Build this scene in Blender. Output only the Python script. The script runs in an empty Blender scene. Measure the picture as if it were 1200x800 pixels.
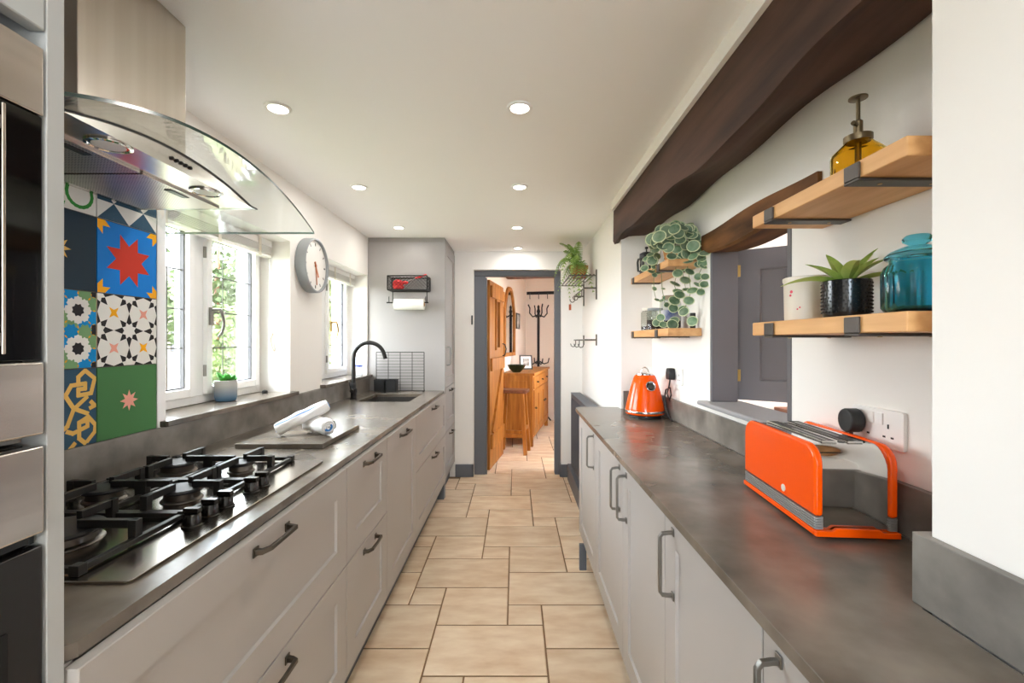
import bpy, bmesh, math, random
from math import sin, cos, pi, radians as R
from mathutils import Vector, Matrix
random.seed(7)
scene = bpy.context.scene
C = scene.collection

# ------------------------------------------------------------------ camera, world, exposure
F, H, CX, CY = 526.0, 1.325, 604.0, 400.0
cam_d = bpy.data.cameras.new('camera'); cam = bpy.data.objects.new('camera', cam_d); C.objects.link(cam)
cam.location = (0, 0, H); cam.rotation_euler = (R(90), 0, 0)
cam_d.sensor_width = 36; cam_d.lens = F * 36 / 1200; cam_d.shift_x = -4 / 1200; cam_d.shift_y = 0
cam_d.clip_start = 0.02
scene.camera = cam
vs = scene.view_settings
vs.view_transform = 'Standard'; vs.look = 'None'; vs.gamma = 1; vs.use_curve_mapping = False
vs.exposure = 1.96
world = bpy.data.worlds.new('sky'); scene.world = world; world.use_nodes = True
wn = world.node_tree; wn.nodes.clear()
_o = wn.nodes.new('ShaderNodeOutputWorld'); _b = wn.nodes.new('ShaderNodeBackground')
_tc = wn.nodes.new('ShaderNodeTexCoord'); _n = wn.nodes.new('ShaderNodeTexNoise'); _r = wn.nodes.new('ShaderNodeValToRGB')
_n.inputs['Scale'].default_value = 2.2; _n.inputs['Detail'].default_value = 5
_r.color_ramp.elements[0].position = .4; _r.color_ramp.elements[0].color = (.74, .85, 1, 1)
_r.color_ramp.elements[1].position = .6; _r.color_ramp.elements[1].color = (1, .985, .96, 1)
wn.links.new(_tc.outputs['Generated'], _n.inputs['Vector']); wn.links.new(_n.outputs['Fac'], _r.inputs['Fac'])
wn.links.new(_r.outputs['Color'], _b.inputs['Color']); wn.links.new(_b.outputs['Background'], _o.inputs['Surface'])
_b.inputs['Strength'].default_value = 8.5
DOWNLIGHT_W = .55
scene.cycles.max_bounces = 14; scene.cycles.diffuse_bounces = 8; scene.cycles.transparent_max_bounces = 16
scene.cycles.caustics_reflective = False; scene.cycles.caustics_refractive = False

def portal(name, loc, rot, sx, sy):
    d = bpy.data.lights.new(name, 'AREA'); d.shape = 'RECTANGLE'; d.size = sx; d.size_y = sy
    d.cycles.is_portal = True
    o = bpy.data.objects.new(name, d); C.objects.link(o); o.location = loc; o.rotation_euler = rot
portal('sky_portal', (-1.50, 2.04, 1.46), (0, R(-90), 0), .82, .90)
portal('sky_portal', (-1.50, 3.34, 1.46), (0, R(-90), 0), .82, .88)
portal('sky_portal', (-.35, -2.28, 1.55), (R(90), 0, 0), .86, .95)

# ------------------------------------------------------------------ mesh helpers
class MB:
    def __init__(s): s.v = []; s.f = []; s.m = []
    def add(s, vs_, fs, mi=0):
        b = len(s.v); s.v += [tuple(p) for p in vs_]
        for f in fs: s.f.append([b + i for i in f]); s.m.append(mi)
        return s
    def box(s, x0, x1, y0, y1, z0, z1, mi=0):
        v = [(x, y, z) for x in (x0, x1) for y in (y0, y1) for z in (z0, z1)]
        return s.add(v, [(0,1,3,2),(4,6,7,5),(0,4,5,1),(2,3,7,6),(0,2,6,4),(1,5,7,3)], mi)
    def obox(s, a, b, w, h, mi=0, up=(0,0,1)):          # bar from a to b, width w, height h
        a = Vector(a); b = Vector(b); d = (b - a).normalized(); u = Vector(up)
        if abs(d.dot(u)) > .98: u = Vector((1, 0, 0))
        sd = d.cross(u).normalized() * (w / 2); uu = sd.cross(d).normalized() * (h / 2)
        v = [p + i * sd + j * uu for p in (a, b) for i in (-1, 1) for j in (-1, 1)]
        return s.add(v, [(0,1,3,2),(4,6,7,5),(0,4,5,1),(2,3,7,6),(0,2,6,4),(1,5,7,3)], mi)
    def prism(s, poly, a0, a1, axis='z', mi=0):
        n = len(poly)
        def p(q, a): return {'x': (a, q[0], q[1]), 'y': (q[0], a, q[1]), 'z': (q[0], q[1], a)}[axis]
        v = [p(q, a0) for q in poly] + [p(q, a1) for q in poly]
        f = [tuple(range(n)), tuple(range(2 * n - 1, n - 1, -1))] + [(i, (i+1) % n, n + (i+1) % n, n + i) for i in range(n)]
        return s.add(v, f, mi)
    def lathe(s, prof, n=24, o=(0,0,0), axis='z', mi=0, mis=None):
        b = len(s.v)
        for r, h in prof:
            r = max(r, 1e-4)
            for i in range(n):
                a = 2 * pi * i / n; c_, s_ = r * cos(a), r * sin(a)
                q = {'z': (c_, s_, h), 'x': (h, c_, s_), 'y': (c_, h, s_)}[axis]
                s.v.append((q[0] + o[0], q[1] + o[1], q[2] + o[2]))
        for k in range(len(prof) - 1):
            for i in range(n):
                s.f.append([b + k*n + i, b + k*n + (i+1) % n, b + (k+1)*n + (i+1) % n, b + (k+1)*n + i]); s.m.append(mis[k] if mis else mi)
        s.f.append([b + i for i in range(n)]); s.m.append(mis[0] if mis else mi)
        e = b + (len(prof) - 1) * n; s.f.append([e + i for i in range(n)]); s.m.append(mis[-1] if mis else mi)
        return s
    def tube(s, path, r, n=8, mi=0, closed=False, sq=False):
        P = [Vector(p) for p in path]; m = len(P); b = len(s.v)
        rr = r if isinstance(r, (list, tuple)) else [r] * m
        prev = None
        for k in range(m):
            if closed: d = P[(k+1) % m] - P[k-1]
            else: d = P[min(k+1, m-1)] - P[max(k-1, 0)]
            d.normalize()
            if prev is None:
                u = Vector((0,0,1)) if abs(d.z) < .9 else Vector((1,0,0))
                u = (u - d * u.dot(d)).normalized()
            else: u = (prev - d * prev.dot(d)).normalized()
            prev = u; w = d.cross(u)
            for i in range(n):
                a = 2 * pi * (i + (.5 if sq else 0)) / n
                s.v.append(tuple(P[k] + (u * cos(a) + w * sin(a)) * rr[k]))
        for k in range(m if closed else m - 1):
            for i in range(n):
                k2 = (k+1) % m
                s.f.append([b + k*n + i, b + k*n + (i+1) % n, b + k2*n + (i+1) % n, b + k2*n + i]); s.m.append(mi)
        if not closed:
            s.f.append([b + i for i in range(n)]); s.f.append([b + (m-1)*n + i for i in range(n)]); s.m += [mi, mi]
        return s
    def ball(s, c, r, nu=14, nv=8, mi=0):
        r = r if isinstance(r, (tuple, list)) else (r, r, r); b = len(s.v)
        for j in range(nv + 1):
            t = pi * j / nv
            for i in range(nu):
                a = 2 * pi * i / nu; q = max(sin(t), 1e-3)
                s.v.append((c[0] + r[0]*q*cos(a), c[1] + r[1]*q*sin(a), c[2] + r[2]*cos(t)))
        for j in range(nv):
            for i in range(nu):
                s.f.append([b + j*nu + i, b + j*nu + (i+1) % nu, b + (j+1)*nu + (i+1) % nu, b + (j+1)*nu + i]); s.m.append(mi)
        return s
    def shaker(s, xf, y0, y1, z0, z1, sgn=1, t=.02, rail=.08, rec=.008, mi=0):
        # slab facing sgn*X with a recessed centre panel
        def rect(x, e): return [(x, y0+e, z0+e), (x, y1-e, z0+e), (x, y1-e, z1-e), (x, y0+e, z1-e)]
        v = rect(xf - sgn*t, 0) + rect(xf - sgn*.0015, 0) + rect(xf, .0015) + rect(xf, rail) + rect(xf - sgn*rec, rail + .003)
        f = [(0,1,2,3), (16,17,18,19)]
        for L in range(4):
            for i in range(4): f.append((L*4 + i, L*4 + (i+1) % 4, L*4 + 4 + (i+1) % 4, L*4 + 4 + i))
        return s.add(v, f, mi)

def wloc(o):
    q = Vector((0,0,0))
    while o is not None: q += o.location; o = o.parent
    return q
def obj(name, mb, mats, parent=None, smooth=None, bevel=0, seg=2, local=False, recalc=True):
    me = bpy.data.meshes.new(name); me.from_pydata(mb.v, [], mb.f)
    if parent is not None and not local:
        q = wloc(parent)
        if q.length > 0: me.transform(Matrix.Translation(-q))
    if recalc:
        bm = bmesh.new(); bm.from_mesh(me); bmesh.ops.recalc_face_normals(bm, faces=bm.faces); bm.to_mesh(me); bm.free()
    for m in (mats if isinstance(mats, (list, tuple)) else [mats]): me.materials.append(m)
    if len(me.polygons) == len(mb.m): me.polygons.foreach_set('material_index', mb.m)
    if smooth is not None:
        me.polygons.foreach_set('use_smooth', [True] * len(me.polygons)); me.set_sharp_from_angle(angle=R(smooth))
    me.update()
    o = bpy.data.objects.new(name, me); C.objects.link(o)
    if parent is not None: o.parent = parent
    if bevel:
        md = o.modifiers.new('bevel', 'BEVEL'); md.width = bevel; md.segments = seg; md.limit_method = 'ANGLE'; md.angle_limit = R(40)
        if smooth is None:
            me.polygons.foreach_set('use_smooth', [True] * len(me.polygons)); md.harden_normals = True
    return o
def tag(o, label, cat=None, group=None, kind=None):
    o['label'] = label
    if cat: o['category'] = cat
    if group: o['group'] = group
    if kind: o['kind'] = kind
    return o
def thing(name, label, cat, loc=(0,0,0), rz=0, group=None):
    o = bpy.data.objects.new(name, None); C.objects.link(o); o.empty_display_size = .05
    o.location = loc; o.rotation_euler = (0, 0, rz)
    return tag(o, label, cat, group)
def struct(name, mb, mats, label, cat, **k):
    return tag(obj(name, mb, mats, **k), label, cat, kind='structure')
def link_copy(src, parent, loc=None, rot=None, scale=None):
    c = src.copy(); C.objects.link(c); c.parent = parent
    if loc is not None: c.location = loc
    if rot is not None: c.rotation_euler = rot
    if scale is not None: c.scale = scale
    return c
def P(px, py, Y): return Vector(((px - CX) * Y / F, Y, H - (py - CY) * Y / F))
def arc(cx, cy, r, a0, a1, n): return [(cx + r*cos(R(a0 + (a1-a0)*i/n)), cy + r*sin(R(a0 + (a1-a0)*i/n))) for i in range(n+1)]
def rrect(x0, x1, y0, y1, r, n=5):
    return arc(x1-r, y1-r, r, 0, 90, n) + arc(x0+r, y1-r, r, 90, 180, n) + arc(x0+r, y0+r, r, 180, 270, n) + arc(x1-r, y0+r, r, 270, 360, n)

# ------------------------------------------------------------------ materials
def srgb(r, g, b):
    return tuple(((c/255)/12.92 if c/255 <= .04045 else ((c/255+.055)/1.055)**2.4) for c in (r, g, b)) + (1,)
def mat(name, c, rough=.5, metal=0, c2=None, nscale=8, stretch=(1,1,1), lo=.35, hi=.65, bump=0, bscale=None, spec=.5, coat=0,
        var=0, emit=None, estr=0, detail=6, trans=0, ior=1.45, coords='Object'):
    m = bpy.data.materials.new(name); m.use_nodes = True; nt = m.node_tree; b = nt.nodes['Principled BSDF']
    c = srgb(*c); b.inputs['Base Color'].default_value = c; b.inputs['Roughness'].default_value = rough
    b.inputs['Metallic'].default_value = metal; b.inputs['Specular IOR Level'].default_value = spec
    b.inputs['Coat Weight'].default_value = coat; b.inputs['Coat Roughness'].default_value = .06
    if trans: b.inputs['Transmission Weight'].default_value = trans; b.inputs['IOR'].default_value = ior
    if c2 or bump:
        tc = nt.nodes.new('ShaderNodeTexCoord'); mp = nt.nodes.new('ShaderNodeMapping'); mp.inputs['Scale'].default_value = stretch
        nz = nt.nodes.new('ShaderNodeTexNoise'); nz.inputs['Scale'].default_value = nscale; nz.inputs['Detail'].default_value = detail
        nt.links.new(tc.outputs[coords], mp.inputs['Vector']); nt.links.new(mp.outputs['Vector'], nz.inputs['Vector'])
        if var:
            oi = nt.nodes.new('ShaderNodeObjectInfo'); ad = nt.nodes.new('ShaderNodeVectorMath'); ad.operation = 'SCALE'
            cb = nt.nodes.new('ShaderNodeCombineXYZ')
            for i in range(3): nt.links.new(oi.outputs['Random'], cb.inputs[i])
            nt.links.new(cb.outputs[0], ad.inputs[0]); ad.inputs['Scale'].default_value = 37
            nt.links.new(ad.outputs[0], mp.inputs['Location'])
        if c2:
            rp = nt.nodes.new('ShaderNodeValToRGB'); rp.color_ramp.elements[0].position = lo; rp.color_ramp.elements[1].position = hi
            rp.color_ramp.elements[0].color = c; rp.color_ramp.elements[1].color = srgb(*c2)
            nt.links.new(nz.outputs['Fac'], rp.inputs['Fac']); src = rp.outputs['Color']
            if var:
                hs = nt.nodes.new('ShaderNodeHueSaturation'); mr = nt.nodes.new('ShaderNodeMapRange')
                mr.inputs['To Min'].default_value = 1 - var; mr.inputs['To Max'].default_value = 1 + var
                nt.links.new(oi.outputs['Random'], mr.inputs['Value']); nt.links.new(mr.outputs[0], hs.inputs['Value'])
                nt.links.new(src, hs.inputs['Color']); src = hs.outputs['Color']
            nt.links.new(src, b.inputs['Base Color'])
        if bump:
            bp = nt.nodes.new('ShaderNodeBump'); bp.inputs['Strength'].default_value = bump; bp.inputs['Distance'].default_value = .004
            if bscale:
                nz2 = nt.nodes.new('ShaderNodeTexNoise'); nz2.inputs['Scale'].default_value = bscale; nz2.inputs['Detail'].default_value = 4
                nt.links.new(mp.outputs['Vector'], nz2.inputs['Vector']); nt.links.new(nz2.outputs['Fac'], bp.inputs['Height'])
            else: nt.links.new(nz.outputs['Fac'], bp.inputs['Height'])
            nt.links.new(bp.outputs['Normal'], b.inputs['Normal'])
    if emit: b.inputs['Emission Color'].default_value = srgb(*emit); b.inputs['Emission Strength'].default_value = estr
    return m
def glassmat(name, tint, gloss=.08, diff=0, dcol=(1,1,1), rough=.02):
    m = bpy.data.materials.new(name); m.use_nodes = True; nt = m.node_tree; nt.nodes.clear()
    o = nt.nodes.new('ShaderNodeOutputMaterial'); t = nt.nodes.new('ShaderNodeBsdfTransparent'); g = nt.nodes.new('ShaderNodeBsdfGlossy')
    t.inputs['Color'].default_value = srgb(*tint); g.inputs['Roughness'].default_value = rough
    lw = nt.nodes.new('ShaderNodeLayerWeight'); lw.inputs['Blend'].default_value = .5
    pw = nt.nodes.new('ShaderNodeMath'); pw.operation = 'POWER'; pw.inputs[1].default_value = 5
    mr = nt.nodes.new('ShaderNodeMath'); mr.operation = 'MULTIPLY_ADD'; mr.inputs[1].default_value = .96; mr.inputs[2].default_value = .04
    nt.links.new(lw.outputs['Facing'], pw.inputs[0]); nt.links.new(pw.outputs[0], mr.inputs[0])
    mx = nt.nodes.new('ShaderNodeMixShader'); nt.links.new(mr.outputs[0], mx.inputs[0])
    base = t.outputs[0]
    if diff:
        d = nt.nodes.new('ShaderNodeBsdfTranslucent'); d2 = nt.nodes.new('ShaderNodeBsdfDiffuse'); ms = nt.nodes.new('ShaderNodeMixShader')
        for q in (d, d2): q.inputs['Color'].default_value = srgb(*dcol)
        ms.inputs[0].default_value = .5; nt.links.new(d.outputs[0], ms.inputs[1]); nt.links.new(d2.outputs[0], ms.inputs[2])
        m2 = nt.nodes.new('ShaderNodeMixShader'); m2.inputs[0].default_value = diff
        nt.links.new(base, m2.inputs[1]); nt.links.new(ms.outputs[0], m2.inputs[2]); base = m2.outputs[0]
    nt.links.new(base, mx.inputs[1]); nt.links.new(g.outputs[0], mx.inputs[2]); nt.links.new(mx.outputs[0], o.inputs['Surface'])
    return m
M = {}
M['wall'] = mat('white_paint', (244, 241, 237), .85, bump=.05, nscale=60)
M['ceil'] = mat('ceiling_paint', (250, 249, 247), .9)
M['reveal'] = mat('white_gloss_paint', (246, 245, 243), .5)
M['grey'] = mat('grey_cabinet_paint', (173, 168, 164), .42)
M['greytall'] = mat('grey_tall_cabinet_paint', (158, 154, 152), .42)
M['plinth'] = mat('dark_grey_paint', (98, 101, 108), .5)
M['hatchgrey'] = mat('slate_grey_paint', (98, 96, 100), .5)
M['counter'] = mat('concrete_effect_worktop', (84, 77, 69), .26, c2=(128, 118, 107), nscale=6, lo=.32, hi=.7, detail=10)
M['upstand'] = mat('concrete_effect_upstand', (100, 95, 89), .4, c2=(146, 140, 133), nscale=9, lo=.3, hi=.72, detail=9)
M['stone'] = mat('sandstone_tile', (220, 188, 153), .4, c2=(248, 228, 200), nscale=4, stretch=(1.3, 3.6, 1), lo=.3, hi=.7, bump=.25, bscale=7, var=.09, detail=8)
M['grout'] = mat('floor_grout', (136, 106, 76), .9)
M['darkwood'] = mat('dark_stained_oak', (44, 29, 24), .6, c2=(98, 70, 58), nscale=5, stretch=(3, .35, 3), lo=.25, hi=.75, spec=.2, bump=.5, detail=8)
M['lintel'] = mat('lintel_oak', (46, 29, 18), .6, spec=.2, c2=(136, 90, 50), nscale=5, stretch=(3, .6, 3), lo=.3, hi=.75, bump=.5, detail=8)
M['oak'] = mat('oak_board', (204, 146, 88), .5, c2=(232, 182, 124), nscale=6, stretch=(4, .5, 6), lo=.3, hi=.7, bump=.08, detail=7)
M['pine'] = mat('honey_pine', (140, 82, 26), .45, spec=.3, c2=(190, 126, 54), nscale=5, stretch=(5, 5, .5), lo=.3, hi=.7, bump=.06)
M['brownwood'] = mat('brown_wood', (96, 52, 30), .45, c2=(138, 82, 52), nscale=5, stretch=(4, .6, 5), lo=.3, hi=.7)
M['steel'] = mat('brushed_steel', (208, 199, 188), .3, 1, c2=(216, 208, 198), nscale=30, stretch=(1, 1, .02))
M['steelh'] = mat('brushed_steel_horizontal', (196, 190, 184), .25, 1, c2=(214, 208, 202), nscale=30, stretch=(1, .02, 1))
M['chrome'] = mat('polished_chrome', (225, 224, 222), .06, 1)
M['bronze'] = mat('bronze_handle', (92, 86, 78), .32, 1)
M['pewter'] = mat('pewter_handle', (140, 137, 132), .35, 1)
M['iron'] = mat('cast_iron', (34, 32, 30), .45, spec=.5)
M['burner'] = mat('burner_enamel', (42, 42, 44), .5)
M['alu'] = mat('burner_aluminium', (112, 106, 100), .4, 1)
M['blackgloss'] = mat('black_gloss', (12, 12, 13), .06)
M['black'] = mat('matt_black', (22, 22, 23), .42)
M['blacksat'] = mat('black_metal', (34, 33, 33), .38, .3)
M['knob'] = mat('knob_black', (24, 20, 16), .22)
M['ovendark'] = mat('oven_dark_glass', (30, 29, 29), .25)
M['orange'] = mat('orange_enamel', (255, 88, 0), .14, spec=.35, coat=.15)
M['white'] = mat('white_plastic', (244, 243, 241), .3)
M['upvc'] = mat('white_window_frame', (242, 242, 241), .35)
M['lead'] = mat('lead_strip', (96, 95, 93), .6)
M['gasket'] = mat('dark_gasket', (70, 68, 72), .6)
M['glass'] = glassmat('clear_glass', (250, 252, 251))
M['hoodglass'] = glassmat('hood_glass', (247, 250, 249))
M['glassedge'] = mat('glass_edge_green', (34, 62, 55), .15)
M['teal'] = mat('turquoise_glass', (112, 222, 248), .03, trans=1, ior=1.35)
M['amber'] = mat('amber_glass', (255, 218, 96), .03, trans=1, ior=1.25)
M['jar'] = glassmat('jar_glass', (232, 236, 234), diff=.04)
M['mirror'] = mat('mirror_silver', (235, 235, 235), .03, 1)
M['terracotta'] = mat('terracotta', (178, 92, 60), .8)
M['fern'] = mat('fern_green', (92, 132, 48), .55, c2=(160, 186, 100), nscale=20)
M['leafin'] = mat('leaf_green', (78, 112, 78), .55, c2=(128, 150, 122), nscale=30, var=.3)
M['leafrim'] = mat('leaf_cream_margin', (200, 208, 166), .5)
M['stem'] = mat('plant_stem', (120, 136, 78), .6)
M['agave'] = mat('agave_green', (128, 160, 62), .5, c2=(190, 206, 116), nscale=14)
M['succ'] = mat('succulent_green', (70, 170, 60), .5)
M['cream'] = mat('cream_ceramic', (228, 222, 208), .35)
M['pink'] = mat('pink_print', (214, 70, 90), .6)
M['soil'] = mat('soil', (60, 44, 34), .95)
M['towel'] = mat('white_towelling', (240, 240, 240), .95, bump=.6, nscale=160)
M['blue'] = mat('blue_stripe', (60, 130, 200), .9)
M['paper'] = mat('paper_towel', (247, 245, 240), .95, bump=.2, nscale=120)
M['red'] = mat('red_silicone', (214, 40, 44), .5)
M['clockgrey'] = mat('clock_grey_case', (150, 155, 158), .35)
M['face'] = mat('clock_face', (238, 236, 232), .5)
M['copper'] = mat('copper_hand', (214, 128, 84), .35, .6)
M['brass'] = mat('brass', (176, 142, 84), .3, 1)
M['green_glaze'] = mat('dark_green_glaze', (14, 40, 26), .15)
M['hallwall'] = mat('hall_paint', (236, 226, 216), .9)
M['photo'] = mat('photo_print', (200, 198, 194), .5, c2=(70, 68, 66), nscale=14)
M['rad'] = mat('anthracite_radiator', (72, 77, 86), .45)
M['lamp'] = mat('lamp_lens', (255, 250, 240), .5, emit=(255, 244, 228), estr=6)
M['coffee'] = mat('ground_coffee', (40, 26, 20), .9)
M['sinkdark'] = mat('dark_granite_sink', (58, 55, 53), .4)
M['tilegrout'] = mat('tile_grout', (90, 84, 78), .9)
TC = {'navy': (34, 52, 66), 'blue': (0, 126, 214), 'redt': (206, 54, 34), 'yellow': (250, 176, 16), 'whitet': (236, 232, 224), 'blackt': (38, 35, 36),
      'green': (72, 122, 72), 'sage': (122, 162, 112), 'pinkt': (240, 166, 146), 'sand': (232, 184, 96), 'teal_': (50, 84, 106), 'leafg': (54, 140, 58), 'sky': (0, 140, 206)}
TM = {k: mat('tile_' + k.strip('_'), v, .5, spec=.2, bump=.03, nscale=40) for k, v in TC.items()}
M['perf'] = None
def perfmat():
    m = bpy.data.materials.new('perforated_filter'); m.use_nodes = True; nt = m.node_tree; b = nt.nodes['Principled BSDF']
    b.inputs['Metallic'].default_value = 1; b.inputs['Roughness'].default_value = .35
    tc = nt.nodes.new('ShaderNodeTexCoord'); v = nt.nodes.new('ShaderNodeTexVoronoi'); v.voronoi_dimensions = '2D'; v.inputs['Scale'].default_value = 130; v.inputs['Randomness'].default_value = 0
    r = nt.nodes.new('ShaderNodeValToRGB'); r.color_ramp.elements[0].position = .25; r.color_ramp.elements[1].position = .35
    r.color_ramp.elements[0].color = srgb(90, 84, 78); r.color_ramp.elements[1].color = srgb(205, 198, 190)
    nt.links.new(tc.outputs['Object'], v.inputs['Vector']); nt.links.new(v.outputs['Distance'], r.inputs['Fac']); nt.links.new(r.outputs['Color'], b.inputs['Base Color'])
    return m
M['perf'] = perfmat()

def gradmat(name, c0, c1, z0, z1):
    m = bpy.data.materials.new(name); m.use_nodes = True; nt = m.node_tree; b = nt.nodes['Principled BSDF']; b.inputs['Roughness'].default_value = .25
    tc = nt.nodes.new('ShaderNodeTexCoord'); sp = nt.nodes.new('ShaderNodeSeparateXYZ'); mr = nt.nodes.new('ShaderNodeMapRange'); r = nt.nodes.new('ShaderNodeValToRGB')
    mr.inputs['From Min'].default_value = z0; mr.inputs['From Max'].default_value = z1
    r.color_ramp.elements[0].color = srgb(*c0); r.color_ramp.elements[1].color = srgb(*c1)
    nt.links.new(tc.outputs['Object'], sp.inputs[0]); nt.links.new(sp.outputs['Z'], mr.inputs['Value']); nt.links.new(mr.outputs[0], r.inputs['Fac']); nt.links.new(r.outputs['Color'], b.inputs['Base Color'])
    return m
M['ceramicgrad'] = gradmat('blue_to_grey_glaze', (78, 116, 148), (176, 176, 170), .01, .075)
# ------------------------------------------------------------------ room shell
ZC = 2.205
XL, XR, XN = -1.25, .655, .845        # left wall, right wall, back of the right-hand nook
YF = 4.40                              # end wall
b = MB()
for y0, y1, z0, z1 in [(-2.3,1.588,0,2.5),(1.588,2.49,0,1.026),(1.588,2.49,1.88,2.5),(2.49,2.9,0,2.5),(2.9,3.78,0,1.026),(2.9,3.78,1.88,2.5),(3.78,4.62,0,2.5)]:
    b.box(-1.55, XL, y0, y1, z0, z1)
wall_left = struct('wall_left', b, M['wall'], 'white painted wall with two windows above the long worktop', 'wall')
b = MB()
for y0, y1, z0, z1 in [(.70,1.372,0,2.5),(1.372,1.95,0,1.045),(1.372,1.95,1.74,2.5),(1.95,2.78,0,2.5)]:
    b.box(XN, .96, y0, y1, z0, z1)
b.box(.65, .96, -2.3, .70, 0, 2.5); b.box(XR, .96, 2.78, 4.62, 0, 2.5)
b.box(.606, .96, .3, 2.83, 2.15, 2.5)
wall_right = struct('wall_right', b, M['wall'], 'white painted wall with recessed nook and serving hatch', 'wall')
b = MB()
b.box(-1.55, -.41, YF, 4.62, 0, 2.5).box(.45, .96, YF, 4.62, 0, 2.5).box(-.41, .45, YF, 4.62, 2.03, 2.5)
struct('wall_back', b, M['wall'], 'white end wall around the doorway to the hall', 'wall')
b = MB(); b.box(-1.55, -.85, -2.45, -2.3, 0, 2.5).box(.15, .96, -2.45, -2.3, 0, 2.5).box(-.85, .15, -2.45, -2.3, 2.1, 2.5)
struct('wall_rear', b, M['wall'], 'white wall behind the viewpoint around a glazed door added for daylight', 'wall')
b = MB(); b.box(-1.55, .96, -2.45, 4.62, ZC, ZC + .3)
ceiling = struct('ceiling', b, M['ceil'], 'white flat kitchen ceiling with recessed downlights', 'ceiling')
# floor with random-sized stone flags, repeat of one large, one medium and one small flag
b = MB(); b.box(-1.55, 4.2, -2.45, 8.6, -.15, -.0035)
floor = struct('floor', b, M['grout'], 'pale sandstone flag floor in random sized slabs', 'floor')
UX, UY, FX0, FY0 = .1675, .1605, -.037, 2.262
protos = {}
def flag_mesh(w, d):
    k = (round(w, 3), round(d, 3))
    if k not in protos:
        hw, hd, e = w/2 - .0038, d/2 - .0048, .003
        v = [(-hw,-hd,-.03),(hw,-hd,-.03),(hw,hd,-.03),(-hw,hd,-.03),(-hw,-hd,-.002),(hw,-hd,-.002),(hw,hd,-.002),(-hw,hd,-.002),
             (-hw+e,-hd+e,0),(hw-e,-hd+e,0),(hw-e,hd-e,0),(-hw+e,hd-e,0)]
        f = [(8,9,10,11)] + [(L+i, L+(i+1)%4, L+4+(i+1)%4, L+4+i) for L in (0,4) for i in range(4)]
        me = bpy.data.meshes.new('flagstone'); me.from_pydata(v, [], f); me.materials.append(M['stone']); protos[k] = me
    return protos[k]
def in_room(x, y):
    if y < 4.40: return -.80 < x < .80
    return -.62 < x < 1.15
nf = 0
for a_ in range(-14, 30):
    for c_ in range(-14, 30):
        ox, oy = -3*a_ - c_, a_ + 4*c_
        for (dx, dy, w, d) in ((0,0,3,2), (-2,-1,2,2), (0,-1,1,1)):
            x0, y0 = FX0 + (ox+dx)*UX, FY0 + (oy+dy)*UY
            x1, y1 = x0 + w*UX, y0 + d*UY
            cxm, cym = (x0+x1)/2, (y0+y1)/2
            if not in_room(cxm, cym) or cym < -.4 or cym > 8: continue
            me = flag_mesh(w*UX, d*UY)
            o = bpy.data.objects.new('flagstone', me); C.objects.link(o); o.parent = floor
            o.location = (cxm, cym, random.uniform(-.0012, .0006)); nf += 1
print('flags', nf)

# big dark beam over the nook, wavy underside
b = MB(); rows = []
random.seed(3)
N = 60
for i in range(N + 1):
    y = .52 + (2.845 - .52) * i / N
    w = .016*sin(y*3.1 + .4) + .008*sin(y*7.7) + .004*sin(y*15)
    zf = 1.940 + w; zb = 1.978 + .008*sin(y*4.3 + 2) + .006*sin(y*11)
    xw = .012*sin(y*5.2 + 1)
    rows.append([(.622, y, 2.149), (.622 + .003*sin(y*6), y, zf + .02), (.628, y, zf), (.668 + xw, y, zf + .012), (.70 + xw, y, zf + .028), (.80, y, zb), (.835, y, zb + .012), (.8445, y, zb + .03), (.8445, y, 2.149)])
vv = [p for r in rows for p in r]; K = 9
ff = [(i*K + j, i*K + (j+1) % K, (i+1)*K + (j+1) % K, (i+1)*K + j) for i in range(N) for j in range(K)] + [tuple(range(K)), tuple(N*K + j for j in range(K))]
b.add(vv, ff)
tag(obj('ceiling_beam', b, M['darkwood'], smooth=35), 'long dark stained oak beam spanning the nook below the ceiling', 'beam', kind='structure')
# lintel over the hatch
b = MB(); rows = []
for i in range(25):
    y = 1.236 + (2.01 - 1.236) * i / 24
    zt = 1.80 + .006*sin(y*9); zb = 1.703 + .02*max(0, (y - 1.6)) - .01*sin(y*8)
    rows.append([(.832, y, zt), (.832, y, zb + .01), (.84, y, zb), (.958, y, zb + .005), (.958, y, zt)])
vv = [p for r in rows for p in r]
ff = [(i*5 + j, i*5 + (j+1) % 5, (i+1)*5 + (j+1) % 5, (i+1)*5 + j) for i in range(24) for j in range(5)] + [(0,1,2,3,4), tuple(24*5 + j for j in range(5))]
b.add(vv, ff)
tag(obj('hatch_lintel', b, M['lintel'], smooth=35), 'short rough oak lintel over the serving hatch', 'lintel', kind='structure')
# hatch lining
hf = tag(obj('trim_1', MB().box(.846, .957, 1.9305, 1.9495, 1.066, 1.715), M['hatchgrey'], bevel=.002), 'slate grey wooden lining and sill of the serving hatch', 'hatch frame', kind='structure')
obj('near_jamb', MB().box(.842, .957, 1.3725, 1.392, 1.066, 1.70), M['hatchgrey'], hf, bevel=.002)
b = MB(); b.prism([(.806, 1.047), (.802, 1.052), (.802, 1.06), (.808, 1.0655), (.985, 1.0655), (.985, 1.047)], 1.36, 1.985, 'y')
obj('hatch_sill', b, mat('pale_grey_sill_paint', (160, 160, 163), .4), hf, bevel=.002)
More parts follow.
